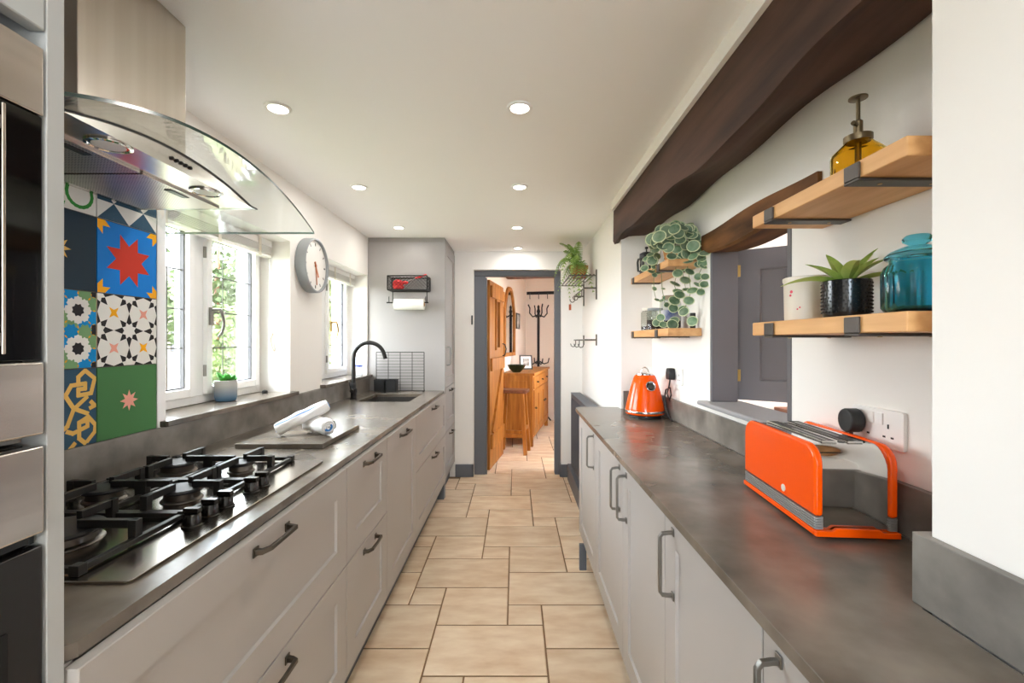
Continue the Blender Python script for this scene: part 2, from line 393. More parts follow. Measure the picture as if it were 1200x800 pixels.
# hatch shutter swung into the next room
sh = thing('hatch_shutter', 'slate grey panelled shutter standing open in the serving hatch', 'shutter', (.962, 1.944, 1.074), R(-33))
b = MB(); b.prism([(0,0),(.38,0),(.38,.64),(0,.64)], .0, .022, 'y')
b = MB()
def frame_panel(b, w, h, st, t, rec):
    def rect(y, e): return [(e, y, e), (w-e, y, e), (w-e, y, h-e), (e, y, h-e)]
    v = rect(t, 0) + rect(0, 0) + rect(0, st) + rect(rec, st + .006)
    f = [(0,1,2,3), (12,13,14,15)] + [(L*4+i, L*4+(i+1)%4, L*4+4+(i+1)%4, L*4+4+i) for L in range(3) for i in range(4)]
    return b.add(v, f)
frame_panel(b, .40, .645, .085, .022, .009)
obj('door_leaf', b, M['hatchgrey'], sh, local=True)
for z in (.08, .53):
    b = MB(); b.box(-.004, .012, -.004, -.0005, z, z + .05); b.lathe([(.004, z - .003), (.004, z + .053)], 8, (-.002, -.004, 0)); obj('hinge', b, M['brass'], sh, local=True)

# skirting
sk = struct('baseboard_back', MB().box(-.588, -.411, 4.384, 4.399, 0, .123).box(-.425, -.4105, 4.384, 4.47, 0, .123), M['plinth'], 'dark grey skirting board beside the hall doorway', 'skirting', bevel=.003)
struct('baseboard_right', MB().box(.50, .654, 2.90, 4.32, 0, .15), M['plinth'], 'dark grey boxed skirting below the radiator', 'skirting', bevel=.003)
struct('baseboard_right', MB().box(.4505, .52, 4.384, 4.399, 0, .123).box(.4355, .4495, 4.384, 4.47, 0, .123), M['plinth'], 'short dark grey skirting right of the hall doorway', 'skirting', bevel=.003)
# door frame to the hall
df = struct('trim_2', MB().box(-.4095, -.30, 4.47, 4.56, 0, 1.975), M['plinth'], 'dark grey painted door frame to the hall', 'door frame', bevel=.003)
obj('frame_jamb', MB().box(.392, .4495, 4.47, 4.56, 0, 1.975), M['plinth'], df, bevel=.003)
obj('frame_head', MB().box(-.4095, .4495, 4.47, 4.56, 1.976, 2.029), M['plinth'], df, bevel=.003)
obj('door_stop', MB().box(-.2995, -.285, 4.48, 4.51, 0, 1.96), M['plinth'], df)
# worktop upstands are set with the worktops; small keep on the wall by the doorway
t = thing('wall_catch', 'small dark iron catch on the white wall left of doorway', 'catch', (-.425, 4.395, 1.53))
obj('back_plate', MB().box(-.432, -.418, 4.392, 4.399, 1.49, 1.58), M['black'], t)
obj('hook', MB().tube([(-.425, 4.392, 1.50), (-.425, 4.365, 1.50), (-.425, 4.36, 1.53)], .004, 6), M['black'], t)

# ------------------------------------------------------------------ windows
def window(name, y0, y1, mull, label, handle_y, brass=False):
    z0, z1 = 1.048, 1.878
    x0, x1 = -1.475, -1.415
    b = MB(); fw = .036
    b.box(x0, x1, y0, y0+fw, z0, z1).box(x0, x1, y1-fw, y1, z0, z1).box(x0, x1, y0+fw, y1-fw, z0, z0+fw).box(x0, x1, y0+fw, y1-fw, z1-fw, z1)
    ym = mull
    b.box(x0, x1, ym-.035, ym+.035, z0+fw, z1-fw)
    w = tag(obj(name, b, M['upvc'], bevel=.003), label, 'window', kind='structure')
    for a, c in ((y0+fw, ym-.035), (ym+.035, y1-fw)):
        s0, s1, t0, t1, q = a+.002, c-.002, z0+fw+.002, z1-fw-.002, .036
        b = MB(); xa, xb = -1.465, -1.398
        b.box(xa, xb, s0, s0+q, t0, t1).box(xa, xb, s1-q, s1, t0, t1).box(xa, xb, s0+q, s1-q, t0, t0+q).box(xa, xb, s0+q, s1-q, t1-q, t1)
        sash = obj('sash', b, M['upvc'], w, bevel=.003)
        b = MB(); g = .006
        for (a1, a2, c1, c2) in ((s0+q, s0+q+g, t0+q, t1-q), (s1-q-g, s1-q, t0+q, t1-q), (s0+q, s1-q, t0+q, t0+q+g), (s0+q, s1-q, t1-q-g, t1-q)):
            b.box(-1.437, -1.42, a1, a2, c1, c2)
        obj('gasket', b, M['gasket'], sash)
        p0, p1, r0, r1 = s0+q+g, s1-q-g, t0+q+g, t1-q-g
        obj('pane', MB().box(-1.4335, -1.4295, p0, p1, r0, r1), M['glass'], sash)
        for k in (1, 2):
            yy = p0 + (p1-p0)*k/3; obj('lead_strip', MB().box(-1.4285, -1.427, yy-.003, yy+.003, r0, r1), M['lead'], sash)
        for k in (1, 2, 3):
            zz = r0 + (r1-r0)*k/4; obj('lead_strip', MB().box(-1.4283, -1.4268, p0, p1, zz-.003, zz+.003), M['lead'], sash)
    hm = M['brass'] if brass else M['pewter']
    hz = 1.42
    b = MB(); b.box(-1.397, -1.388, handle_y-.01, handle_y+.01, hz-.02, hz+.06)
    b.tube([(-1.386, handle_y, hz+.05), (-1.352, handle_y, hz+.05), (-1.35, handle_y+.012, hz+.03), (-1.352, handle_y+.03, hz-.01), (-1.355, handle_y+.022, hz-.05), (-1.36, handle_y, hz-.075)], [.007,.008,.008,.007,.006,.005], 8)
    obj('handle', b, hm, w, smooth=50)
    for z in (1.17, 1.70):
        obj('hinge', MB().lathe([(.007, z), (.007, z+.05)], 8, (-1.392, mull + .012, 0)), M['pewter'], w)
    b = MB(); b.prism([(-1.475, y0-.002), (-1.252, y0-.002), (-1.252, y0-.03), (-1.215, y0-.03), (-1.21, y0-.025), (-1.21, y1+.025), (-1.215, y1+.03), (-1.252, y1+.03), (-1.252, y1+.002), (-1.475, y1+.002)], 1.027, 1.047)
    obj('window_sill', b, M['counter'], w, bevel=.002)
    return w
window('window_1', 1.59, 2.488, 2.0, 'white framed lattice window with two casements above the worktop', 2.055)
window('window_2', 2.902, 3.778, 3.30, 'white framed lattice window with brass handle behind the tap', 3.395, True)
def blind(y0, y1, label):
    t = thing('venetian_blind', label, 'blind', (-1.37, (y0+y1)/2, 1.76), group='raised window blinds')
    obj('headrail', MB().box(-1.385, -1.345, y0, y1, 1.842, 1.878), M['white'], t, bevel=.002)
    for k in range(6):
        z = 1.836 - k*.006; obj('slat', MB().box(-1.387, -1.343, y0+.004, y1-.004, z-.002, z+.001), M['white'], t)
    obj('bottom_rail', MB().box(-1.385, -1.345, y0+.004, y1-.004, 1.785, 1.797), M['white'], t, bevel=.002)
    for yy in (y0+.12, (y0+y1)/2, y1-.12): obj('ladder_tape', MB().box(-1.3425, -1.3415, yy-.012, yy+.012, 1.78, 1.878), M['cream'], t)
blind(1.60, 2.48, 'raised white venetian blind at the top of the nearer window')
blind(2.912, 3.768, 'raised white venetian blind at the top of the window behind the tap')
t = thing('blind_cord', 'thin white blind cord hung on a cleat in the nearer window recess', 'cord', (-1.33, 2.47, 1.27))
obj('cord', MB().tube([(-1.36, 2.472, 1.84), (-1.355, 2.474, 1.6), (-1.35, 2.476, 1.34)], .0018, 5), M['cream'], t)
obj('cleat', MB().tube([(-1.335, 2.484, 1.27), (-1.342, 2.474, 1.30), (-1.35, 2.476, 1.335), (-1.335, 2.472, 1.37)], .004, 6), mat('wooden_cleat', (196, 168, 140), .6), t)

# unseen half glazed door behind the viewpoint, added to let daylight in
w = tag(obj('added_daylight_door', MB().box(-.848, -.78, -2.42, -2.34, 0, 2.098).box(.08, .148, -2.42, -2.34, 0, 2.098).box(-.78, .08, -2.42, -2.34, 2.03, 2.098).box(-.78, .08, -2.42, -2.34, 0, 1.05), M['upvc'], bevel=.003), 'unseen white half glazed door added behind the viewpoint for daylight', 'door', kind='structure')
obj('pane', MB().box(-.779, .079, -2.385, -2.378, 1.052, 2.028), M['glass'], w)

# ------------------------------------------------------------------ hall beyond the doorway (turned 11.5 degrees)
HA = R(11.5); HO = Vector((-.44, 4.625, 0))
def hallpt(u, v, z=0): return Vector((HO.x + u*cos(HA) + v*sin(HA), HO.y - u*sin(HA) + v*cos(HA), z))
def hbox(b, u0, u1, v0, v1, z0, z1, mi=0):
    v = [hallpt(u, w_, z) for u in (u0, u1) for w_ in (v0, v1) for z in (z0, z1)]
    return b.add(v, [(0,1,3,2),(4,6,7,5),(0,4,5,1),(2,3,7,6),(0,2,6,4),(1,5,7,3)], mi)
b = MB(); hbox(b, -.12, 0, .02, 3.25, 0, 2.5)
wall_hall = struct('wall_hall_left', b, M['hallwall'], 'pale hall wall behind the open pine door with arched mirror', 'wall')
b = MB(); hbox(b, -.12, 1.6, 3.10, 3.22, 0, 2.5); struct('wall_hall_back', b, M['hallwall'], 'pale far wall of the hall with a hook rail', 'wall')
b = MB(); hbox(b, 1.45, 1.57, .4, 1.0, 0, 2.5); hbox(b, 1.45, 1.57, 1.9, 3.10, 0, 2.5); hbox(b, 1.45, 1.57, 1.0, 1.9, 0, 1.05); hbox(b, 1.45, 1.57, 1.0, 1.9, 1.55, 2.5)  # unseen opening added in this wall to bring daylight into the hall
struct('wall_hall_right', b, M['hallwall'], 'pale hall wall out of view with an opening added for daylight', 'wall')
b = MB(); hbox(b, -.12, 1.6, -.2, 3.22, 2.5, 2.56); struct('ceiling_hall', b, M['ceil'], 'white ceiling of the hall beyond', 'ceiling')
b = MB(); hbox(b, .005, 1.445, 1.55, 1.67, 2.19, 2.36); struct('trim_3', b, M['brownwood'], 'brown ceiling beam crossing the hall', 'beam')
b = MB(); hbox(b, .001, .02, .9, 3.08, 0, .12); hbox(b, .02, 1.445, 3.08, 3.099, 0, .12); struct('baseboard_hall', b, M['hallwall'], 'pale skirting at the foot of the hall walls', 'skirting')
# next room behind the hatch
b = MB(); b.box(.97, 4.0, 4.0, 4.1, 0, 2.5).box(.97, 4.0, .1, .2, 0, 2.5).box(3.9, 4.0, .2, 1.0, 0, 2.5).box(3.9, 4.0, 3.2, 4.0, 0, 2.5).box(3.9, 4.0, 1.0, 3.2, 1.6, 2.5).box(3.9, 4.0, 1.0, 3.2, 0, 1.0)  # gap in the far side is unseen, added to light this room
struct('wall_next', b, M['hallwall'], 'pale walls of the room beyond the hatch', 'wall')
struct('ceiling_next', MB().box(.961, 4.0, .1, 4.1, 2.36, 2.46), M['ceil'], 'white ceiling of the room beyond the hatch', 'ceiling')
struct('trim_4', MB().box(1.0, 3.88, 2.9, 3.08, 2.14, 2.355), M['brownwood'], 'red brown ceiling beam in the room beyond the hatch', 'beam')
t = thing('dark_sideboard', 'dark brown sideboard in the room seen below the hatch shutter', 'sideboard', (2.9, 3.78, 0))
obj('body', MB().box(2.3, 3.5, 3.62, 3.95, .1, .72), M['brownwood'], t, bevel=.004)
obj('top', MB().box(2.28, 3.52, 3.6, 3.96, .721, .75), M['brownwood'], t, bevel=.004)
for x in (2.33, 3.43):
    for y in (3.64, 3.89): obj('leg', MB().box(x, x+.04, y, y+.04, 0, .099), M['brownwood'], t)
# ------------------------------------------------------------------ worktops
XCL, XDL = -.606, -.588        # left worktop edge, left door faces
XCR, XDR = .376, .396          # right worktop edge, right door faces
YP = .60
b = MB()
SX0, SX1, SY0, SY1 = -1.10, -.735, 3.09, 3.555
b.prism([(-1.232, YP+.001), (-.622, YP+.001), (XCL, YP+.022), (XCL, SY0), (-1.232, SY0)], .888, .91)
b.box(-1.232, SX0, SY0, SY1, .888, .91).box(SX1, XCL, SY0, SY1, .888, .91).box(-1.232, XCL, SY1, 3.798, .888, .91)
wl = tag(obj('worktop', b, M['counter']), 'long dark concrete effect worktop with hob and sink under the windows', 'worktop')
obj('upstand', MB().box(-1.2495, -1.232, YP+.001, 3.798, .8885, 1.0255), M['upstand'], wl, bevel=.0015)
b = MB(); b.prism([(-.04 + .376 + .04, .10), (.376, 2.80), (.381, 2.825), (.395, 2.842), (.42, 2.85), (.653, 2.85), (.653, 2.779), (.826, 2.779), (.826, .70), (.633, .70), (.633, .10)], .888, .91)
wr = tag(obj('worktop', b, M['counter'], bevel=.0015), 'dark concrete effect worktop carrying the orange toaster and kettle', 'worktop')
obj('upstand', MB().box(.827, .8445, .72, 2.765, .9105, 1.02), M['upstand'], wr, bevel=.0015)
obj('upstand', MB().box(.666, .8445, 2.7655, 2.7795, .9105, 1.02), M['upstand'], wr, bevel=.0015)
obj('upstand', MB().prism([(.634, .10), (.634, .718), (.8445, .718), (.8445, .701), (.6495, .701), (.6495, .10)], .9105, 1.022, 'z'), M['upstand'], wr, bevel=.0015)

# ------------------------------------------------------------------ left base units
def bar_handle(parent, x, y, z, L=.14):
    b = MB()
    b.tube([(x+.001, y-L/2, z-.004), (x+.016, y-L/2+.002, z-.004), (x+.030, y-L/2+.012, z), (x+.032, y, z+.001), (x+.030, y+L/2-.012, z), (x+.016, y+L/2-.002, z-.004), (x+.001, y+L/2, z-.004)],
           [.0095, .0085, .0075, .0068, .0075, .0085, .0095], 4, sq=True)
    for s in (-1, 1): b.box(x+.0005, x+.004, y+s*L/2-.011, y+s*L/2+.011, z-.015, z+.007)
    return obj('handle', b, M['bronze'], parent, bevel=.0015)
def carcass(t, y0, y1, x0=-1.23, x1=-.611, z1=.887, tt=.016):
    obj('carcass', MB().box(x0, x1, y0, y0+tt, .15, z1).box(x0, x1, y1-tt, y1, .15, z1).box(x0, x1, y0+tt, y1-tt, .15, .166).box(x0, x0+.01, y0+tt, y1-tt, .166, z1), M['grey'], t)
    xp = -.655 if x0 < 0 else .46
    obj('plinth', MB().box(min(xp, xp-.016), max(xp, xp-.016), y0, y1, 0, .149), M['plinth'], t)
def drawer_unit(y0, y1, label, splits):
    t = thing('drawer_unit', label, 'cabinet', (-.9, (y0+y1)/2, 0), group='grey base units under the windows')
    carcass(t, y0+.001, y1-.001)
    for z0, z1 in splits:
        d = obj('drawer_front', MB().shaker(XDL, y0+.002, y1-.002, z0, z1, 1, rail=.082), M['grey'], t)
        bar_handle(d, XDL, (y0+y1)/2, z1 - .022 if z1 - z0 > .5 else z1 - .030)
    return t
SP = [(.548, .884), (.152, .544)]
drawer_unit(.602, 1.565, 'wide grey pan drawer unit below the gas hob', SP)
drawer_unit(1.566, 2.058, 'narrow grey drawer unit beside the wide pan drawers', SP)
t = thing('integrated_dishwasher', 'grey single door appliance front between the two drawer units', 'dishwasher', (-.9, 2.36, 0), group='grey base units under the windows')
carcass(t, 2.06, 2.656)
d = obj('door', MB().shaker(XDL, 2.061, 2.655, .152, .884, 1, rail=.082), M['grey'], t); bar_handle(d, XDL, 2.358, .85)
drawer_unit(2.658, 3.79, 'wide grey drawer unit below the sink by tall cupboard', SP)
obj('plinth_foot', MB().box(-.672, -.60, 3.765, 3.787, 0, .149), M['plinth'], [o for o in C.objects if o.name.startswith('drawer_unit')][-1])
# tall larder cupboard
t = thing('tall_cupboard', 'tall grey larder cupboard at the far end of the worktop', 'cupboard', (-.92, 4.09, 0))
obj('end_panel', MB().box(-1.249, -.596, 3.80, 3.822, .0, 2.165), M['greytall'], t, bevel=.001)
obj('carcass', MB().box(-1.249, -.615, 3.823, 3.839, .15, 2.16).box(-1.249, -.615, 4.381, 4.398, .15, 2.16).box(-1.249, -1.235, 3.839, 4.381, .15, 2.16).box(-1.235, -.615, 3.839, 4.381, .15, .166).box(-1.235, -.615, 3.839, 4.381, 2.144, 2.16), M['greytall'], t)
obj('cornice', MB().box(-1.249, -.60, 3.806, 4.398, 2.1655, 2.2045), mat('grey_filler_strip', (150, 146, 142), .5), t)
d = obj('door', MB().shaker(-.594, 3.826, 4.396, .93, 2.162, 1, rail=.085), M['greytall'], t)
b = MB(); hx = -.594
b.tube([(hx+.001, 3.87, 1.12), (hx+.025, 3.87, 1.122), (hx+.032, 3.87, 1.13), (hx+.032, 3.87, 1.27), (hx+.025, 3.87, 1.278), (hx+.001, 3.87, 1.28)], .006, 6)
obj('handle', b, M['pewter'], d)
for z0, z1 in ((.545, .926), (.152, .541)):
    d = obj('drawer_front', MB().shaker(-.594, 3.826, 4.396, z0, z1, 1, rail=.085), M['greytall'], t); bar_handle(d, -.594, 4.10, z1-.035)
obj('plinth', MB().box(-.66, -.645, 3.823, 4.398, 0, .149), M['plinth'], t)
# tall oven housing, nearest on the left
XO = -.628
t = thing('oven_housing', 'tall grey oven housing cupboard at the left edge of view', 'cupboard', (-.94, .31, 0))
obj('end_panel', MB().box(-1.249, XO, .601, .624, 0, 2.2), mat('pale_grey_end_panel', (176, 178, 178), .45), t, bevel=.0015)
obj('end_panel', MB().box(-1.249, XO, -.005, .017, 0, 2.2), M['grey'], t, bevel=.0015)
obj('carcass', MB().box(-1.249, -1.235, .018, .60, .15, 2.2).box(-1.235, -.66, .018, .60, .15, .17).box(-1.235, -.66, .018, .60, 1.70, 1.716).box(-1.235, -.66, .018, .60, 1.196, 1.204).box(-1.235, -.66, .018, .60, .47, .486), M['grey'], t)
obj('plinth', MB().box(-.70, -.685, .018, .60, 0, .149), M['plinth'], t)
d = obj('door', MB().shaker(XO, .019, .599, 1.722, 2.196, 1, rail=.07), mat('pale_grey_door', (176, 180, 180), .45), t)
d = obj('drawer_front', MB().shaker(XO, .019, .599, .152, .468, 1, rail=.07), M['grey'], t); bar_handle(d, XO, .31, .43)
t = thing('built_in_microwave', 'built-in black glass microwave with steel trim above the oven', 'microwave', (-.9, .31, 1.205))
obj('body', MB().box(-1.2, -.645, .03, .588, 1.206, 1.697), M['ovendark'], t)
obj('steel_trim', MB().box(-.6445, XO, .02, .598, 1.612, 1.698), M['steelh'], t, bevel=.002)
obj('door_glass', MB().box(-.6445, XO-.002, .02, .598, 1.3005, 1.611), M['blackgloss'], t, bevel=.002)
obj('lower_panel', MB().box(-.6445, XO+.004, .02, .596, 1.207, 1.2995), M['steelh'], t, bevel=.004)
h = obj('handle', MB().box(XO+.001, XO+.0035, .5485, .5525, 1.31, 1.605), M['steel'], t, bevel=.002)
for z in (1.32, 1.575): obj('handle_mount', MB().box(XO-.0015, XO+.0009, .549, .552, z, z+.015), M['steel'], h)
t = thing('built_in_oven', 'built-in oven with steel control panel and dark door', 'oven', (-.9, .31, .487))
obj('body', MB().box(-1.2, -.645, .03, .588, .488, 1.194), M['ovendark'], t)
obj('control_panel', MB().box(-.6445, XO+.003, .02, .597, 1.082, 1.193), M['steelh'], t, bevel=.004)
obj('door', MB().box(-.6445, XO, .02, .597, .49, 1.066), M['ovendark'], t, bevel=.003)
obj('vent_gap', MB().box(-.6445, -.64, .02, .597, 1.068, 1.080), M['blackgloss'], t)
obj('window_glass', MB().box(XO+.0004, XO+.002, .06, .556, .55, .98), M['blackgloss'], t, bevel=.0008)

for n_ in ('oven_housing', 'built_in_microwave', 'built_in_oven'):
    bpy.data.objects[n_].location.y -= .0245; bpy.data.objects[n_].location.x += .026
# ------------------------------------------------------------------ right base units
def d_handle(parent, x, y, z0, z1):
    b = MB()
    b.tube([(x-.001, y, z0+.004), (x-.012, y, z0+.004), (x-.028, y, z0+.006), (x-.034, y, z0+.014), (x-.034, y, z1-.014), (x-.028, y, z1-.006), (x-.012, y, z1-.004), (x-.001, y, z1-.004)], .0062, 4, sq=True)
    for zz in (z0-.008, z1-.012): b.box(x-.004, x-.0005, y-.008, y+.008, zz, zz+.02)
    return obj('handle', b, M['pewter'], parent, bevel=.0015)
def door_unit(doors, label):
    y0 = min(d[0] for d in doors); y1 = max(d[1] for d in doors)
    t = thing('base_cupboard', label, 'cabinet', (.6, (y0+y1)/2, 0), group='pale grey cupboards under the right worktop')
    X1 = .632 if y0 < .7 else (.65 if y1 > 2.7 else .82)
    obj('carcass', MB().box(.418, X1, y0, y0+.016, .15, .887).box(.418, X1, y1-.016, y1, .15, .887).box(.418, X1, y0+.016, y1-.016, .15, .166).box(X1-.01, X1, y0+.016, y1-.016, .166, .887), M['grey'], t)
    obj('plinth', MB().box(.45, .466, y0, y1, 0, .149), M['plinth'], t)
    for a, c, hy in doors:
        d = obj('door', MB().shaker(XDR, a+.0015, c-.0015, .152, .884, -1, rail=.075), M['grey'], t)
        d_handle(d, XDR, hy, .685, .85)
    return t
door_unit([(2.215, 2.79, 2.27)], 'pale grey cupboard at the radiator end of the right worktop')
obj('plinth_foot', MB().box(.372, .412, 2.60, 2.62, 0, .149), M['plinth'], [o for o in C.objects if o.name.startswith('base_cupboard')][-1])
door_unit([(1.655, 2.214, 1.705), (1.19, 1.654, 1.60)], 'pale grey double cupboard whose two handles stand side by side')
door_unit([(.72, 1.189, 1.125)], 'pale grey cupboard below the orange toaster')
door_unit([(.12, .719, .672)], 'pale grey cupboard at the bottom right edge of view')

# ------------------------------------------------------------------ sink and tap
b = MB(); e = .012; zb = .72
b.box(SX0-e, SX0, SY0-e, SY1+e, zb, .887).box(SX1, SX1+e, SY0-e, SY1+e, zb, .887).box(SX0, SX1, SY0-e, SY0, zb, .887).box(SX0, SX1, SY1, SY1+e, zb, .887).box(SX0-e, SX1+e, SY0-e, SY1+e, zb-.01, zb)
t = thing('sink', 'dark undermounted sink bowl set into the worktop below the tap', 'sink', ((SX0+SX1)/2, (SY0+SY1)/2, zb-.01))
obj('bowl', b, M['sinkdark'], t)
obj('drain', MB().lathe([(.04, zb+.0005), (.04, zb+.003), (.03, zb+.004), (0, zb+.002)], 20, ((SX0+SX1)/2, (SY0+SY1)/2, 0)), M['chrome'], t)
tx, ty = -1.168, 3.24
t = thing('kitchen_tap', 'matt black swan neck tap standing beside the sink', 'tap', (tx, ty, .911))
obj('base', MB().lathe([(.027, .911), (.027, .918), (.021, .922), (.021, .955), (.024, .957), (.024, .985), (.019, .99), (.019, 1.02), (.016, 1.024)], 20, (tx, ty, 0)), M['blacksat'], t, smooth=40)
r = .112; pts = [(tx, ty, 1.02), (tx, ty, 1.12), (tx, ty, 1.205)] + [(tx + r - r*cos(R(a)), ty, 1.205 + r*sin(R(a))) for a in range(15, 166, 10)] + [(tx+2*r-.001, ty, 1.225), (tx+2*r+.006, ty, 1.20)]
obj('spout', MB().tube(pts, .0145, 14), M['blacksat'], t, smooth=60)
b = MB(); b.tube([(tx, ty-.02, .972), (tx, ty-.045, .972)], .012, 10).tube([(tx, ty-.04, .972), (tx-.005, ty-.05, 1.0), (tx-.01, ty-.06, 1.045)], [.006,.005,.004], 8)
obj('lever', b, M['blacksat'], t, smooth=50)

# ------------------------------------------------------------------ gas hob
hx0, hx1, hy0, hy1 = -1.165, -.658, .765, 1.545
t = thing('gas_hob', 'five burner steel gas hob with cast iron pan supports', 'hob', ((hx0+hx1)/2, (hy0+hy1)/2, .911))
b = MB(); b.prism(rrect(hx0, hx1, hy0, hy1, .012, 4), .911, .9165); obj('hob_plate', b, M['chrome'] if False else mat('polished_hob_steel', (160, 152, 143), .2, 1), t, bevel=.0015)
def burner(x, y, r):
    q = obj('burner', MB().lathe([(r*1.3, .917), (r*1.25, .920), (r*1.1, .922), (r*1.08, .936), (r*1.02, .938)], 28, (x, y, 0)), M['alu'], t, smooth=40)
    obj('burner_cap', MB().lathe([(r*1.3, .9385), (r*1.34, .943), (r*1.28, .9475), (.001, .949)], 28, (x, y, 0)), M['burner'], q, smooth=40)
BUR = [(-.925, .91, .055), (-1.065, 1.165, .036), (-.865, 1.165, .036), (-1.065, 1.415, .04), (-.865, 1.415, .03)]
for x, y, r in BUR: burner(x, y, r)
def grate(y0, y1, centres):
    b = MB(); x0, x1, z = -1.155, -.765, .926
    for (a, c) in (((x0,y0),(x1,y0)), ((x0,y1),(x1,y1)), ((x0,y0),(x0,y1)), ((x1,y0),(x1,y1))):
        b.obox((a[0], a[1], z), (c[0], c[1], z), .012, .011)
    for x in (x0, x1):
        for y in (y0, y1): b.box(x-.009, x+.009, y-.009, y+.009, .9172, .936)
    ym = (y0+y1)/2
    if len(centres) == 2:
        xm = (centres[0][0] + centres[1][0])/2; b.obox((xm, y0, z), (xm, y1, z), .012, .011)
    for cx_, cy_, r in centres:
        for dx, dy in ((1,0),(-1,0),(0,1),(0,-1)):
            if dx: far = x1 if dx > 0 else x0
            else: far = y1 if dy > 0 else y0
            if dx and len(centres) == 2:
                if (dx > 0 and cx_ < xm) or (dx < 0 and cx_ > xm): far = xm
            s = (cx_ + dx*r*.8, cy_ + dy*r*.8); e_ = (far, cy_) if dx else (cx_, far)
            b.obox((s[0], s[1], .957), (e_[0], e_[1], .957), .013, .017)
            m_ = (e_[0]-dx*.006, e_[1]-dy*.006)
            b.box(m_[0]-.0085, m_[0]+.0085, m_[1]-.0085, m_[1]+.0085, .922, .9655)
    return obj('pan_support', b, M['iron'], t, bevel=.0012)
grate(.785, 1.035, [(-.925, .91, .052)])
grate(1.045, 1.285, [(-1.07, 1.165, .03), (-.865, 1.165, .036)])
grate(1.295, 1.53, [(-1.065, 1.415, .036), (-.865, 1.415, .026)])
for y in (.995, 1.052, 1.108, 1.218, 1.268):
    k = obj('knob', MB().lathe([(.021, .9168), (.021, .920), (.018, .922), (.0165, .943), (.015, .945)], 18, (-.716, y, 0)), M['knob'], t, smooth=40)
    obj('knob_grip', MB().box(-.733, -.699, y-.0075, y+.0075, .9455, .957), M['knob'], k, bevel=.002)

# ------------------------------------------------------------------ cooker hood
yc = 1.14
t = thing('cooker_hood', 'stainless steel chimney cooker hood with curved glass canopy', 'cooker hood', (-1.05, yc, 1.755))
zg = lambda y: 1.803 - .098*((y-yc)/.45)**2
obj('chimney', MB().box(-1.249, -.922, .945, 1.256, 1.81, 2.2045), M['steel'], t, bevel=.002)
b = MB(); n = 28; v = []; 
for i in range(n+1):
    y = yc - .45 + .9*i/n
    for x, dz in ((-.712, 0), (-.712, .007), (-1.249, .007), (-1.249, 0)): v.append((x, y, zg(y)+dz))
for i in range(n):
    for j in range(4): b.f.append([i*4+j, i*4+(j+1)%4, i*4+4+(j+1)%4, i*4+4+j]); b.m.append(1 if j == 0 else 0)
b.v = v; b.f += [[0,1,2,3], [n*4+i for i in range(4)]]; b.m += [2, 2]
obj('glass_canopy', b, [M['hoodglass'], M['glassedge'], mat('pale_glass_edge', (196, 222, 214), .15)], t)
hw = .335; zb = 1.757
top = [(yc - hw + 2*hw*i/20, zg(yc - hw + 2*hw*i/20) - .001) for i in range(21)]
b = MB(); b.prism([(yc+hw, zb-.0), (yc-hw, zb)] + [(y, max(z, zb+.002)) for y, z in top], -1.249, -.85, 'x')
obj('hood_body', b, M['steelh'], t)
b = MB()
for i in range(20): b.obox((-.849, top[i][0], max(top[i][1], zb+.002)), (-.849, top[i+1][0], max(top[i+1][1], zb+.002)), .004, .004)
obj('seal', b, M['black'], t)
for i, (y0, y1) in enumerate(((yc-.30, yc-.005), (yc+.005, yc+.30))):
    fb = MB().box(-1.20, -.95, y0, y1, zb-.006, zb-.0005); fb.m = [1, 1, 1, 1, 0, 1]
    f_ = obj('grease_filter', fb, [M['perf'], M['steelh']], t, recalc=False)
    obj('filter_latch', MB().box(-.985, -.965, (y0+y1)/2-.035, (y0+y1)/2+.035, zb-.0085, zb-.0063), M['black'], f_)
for y in (yc-.155, yc+.155):
    q = obj('hood_lamp', MB().lathe([(.042, zb-.0005), (.042, zb-.004), (.036, zb-.0055), (.034, zb-.003), (.001, zb-.003)], 24, (-.892, y, 0)), M['chrome'], t, smooth=40)
    obj('lamp_cover', MB().lathe([(.03, zb-.0034), (.001, zb-.0045)], 20, (-.892, y, 0)), M['white'], q)
for k in range(5):
    y = yc - .03 + k*.0155; obj('button', MB().lathe([(.0048, -.8495), (.0048, -.846), (.003, -.845)], 10, (0, y, 1.778), 'x'), M['black'], t)

# ------------------------------------------------------------------ patterned wall tiles
TS = .2218; TX = -1.2365
def clip(poly):
    for ax, sg in ((0, 1), (0, -1), (1, 1), (1, -1)):
        out = []
        for i in range(len(poly)):
            a, c = poly[i-1], poly[i]; ina, inc = sg*a[ax] <= .5, sg*c[ax] <= .5
            if ina != inc:
                k = (sg*.5 - a[ax])/(c[ax]-a[ax]); out.append((a[0] + k*(c[0]-a[0]), a[1] + k*(c[1]-a[1])))
            if inc: out.append(c)
        poly = out
        if len(poly) < 3: return []
    return poly
def star(cx, cy, ro, ri, n, rot=0): return [(cx + (ro if i % 2 == 0 else ri)*cos(R(rot) + pi*i/n), cy + (ro if i % 2 == 0 else ri)*sin(R(rot) + pi*i/n)) for i in range(2*n)]
def stroke(pts, w):
    out = []
    for (a, c) in zip(pts, pts[1:]):
        d = Vector((c[0]-a[0], c[1]-a[1])); L = d.length; d /= max(L, 1e-6); n_ = Vector((-d.y, d.x))*w/2; e = d*w*.35
        out.append([(a[0]-e.x+n_.x, a[1]-e.y+n_.y), (a[0]-e.x-n_.x, a[1]-e.y-n_.y), (c[0]+e.x-n_.x, c[1]+e.y-n_.y), (c[0]+e.x+n_.x, c[1]+e.y+n_.y)])
    return out
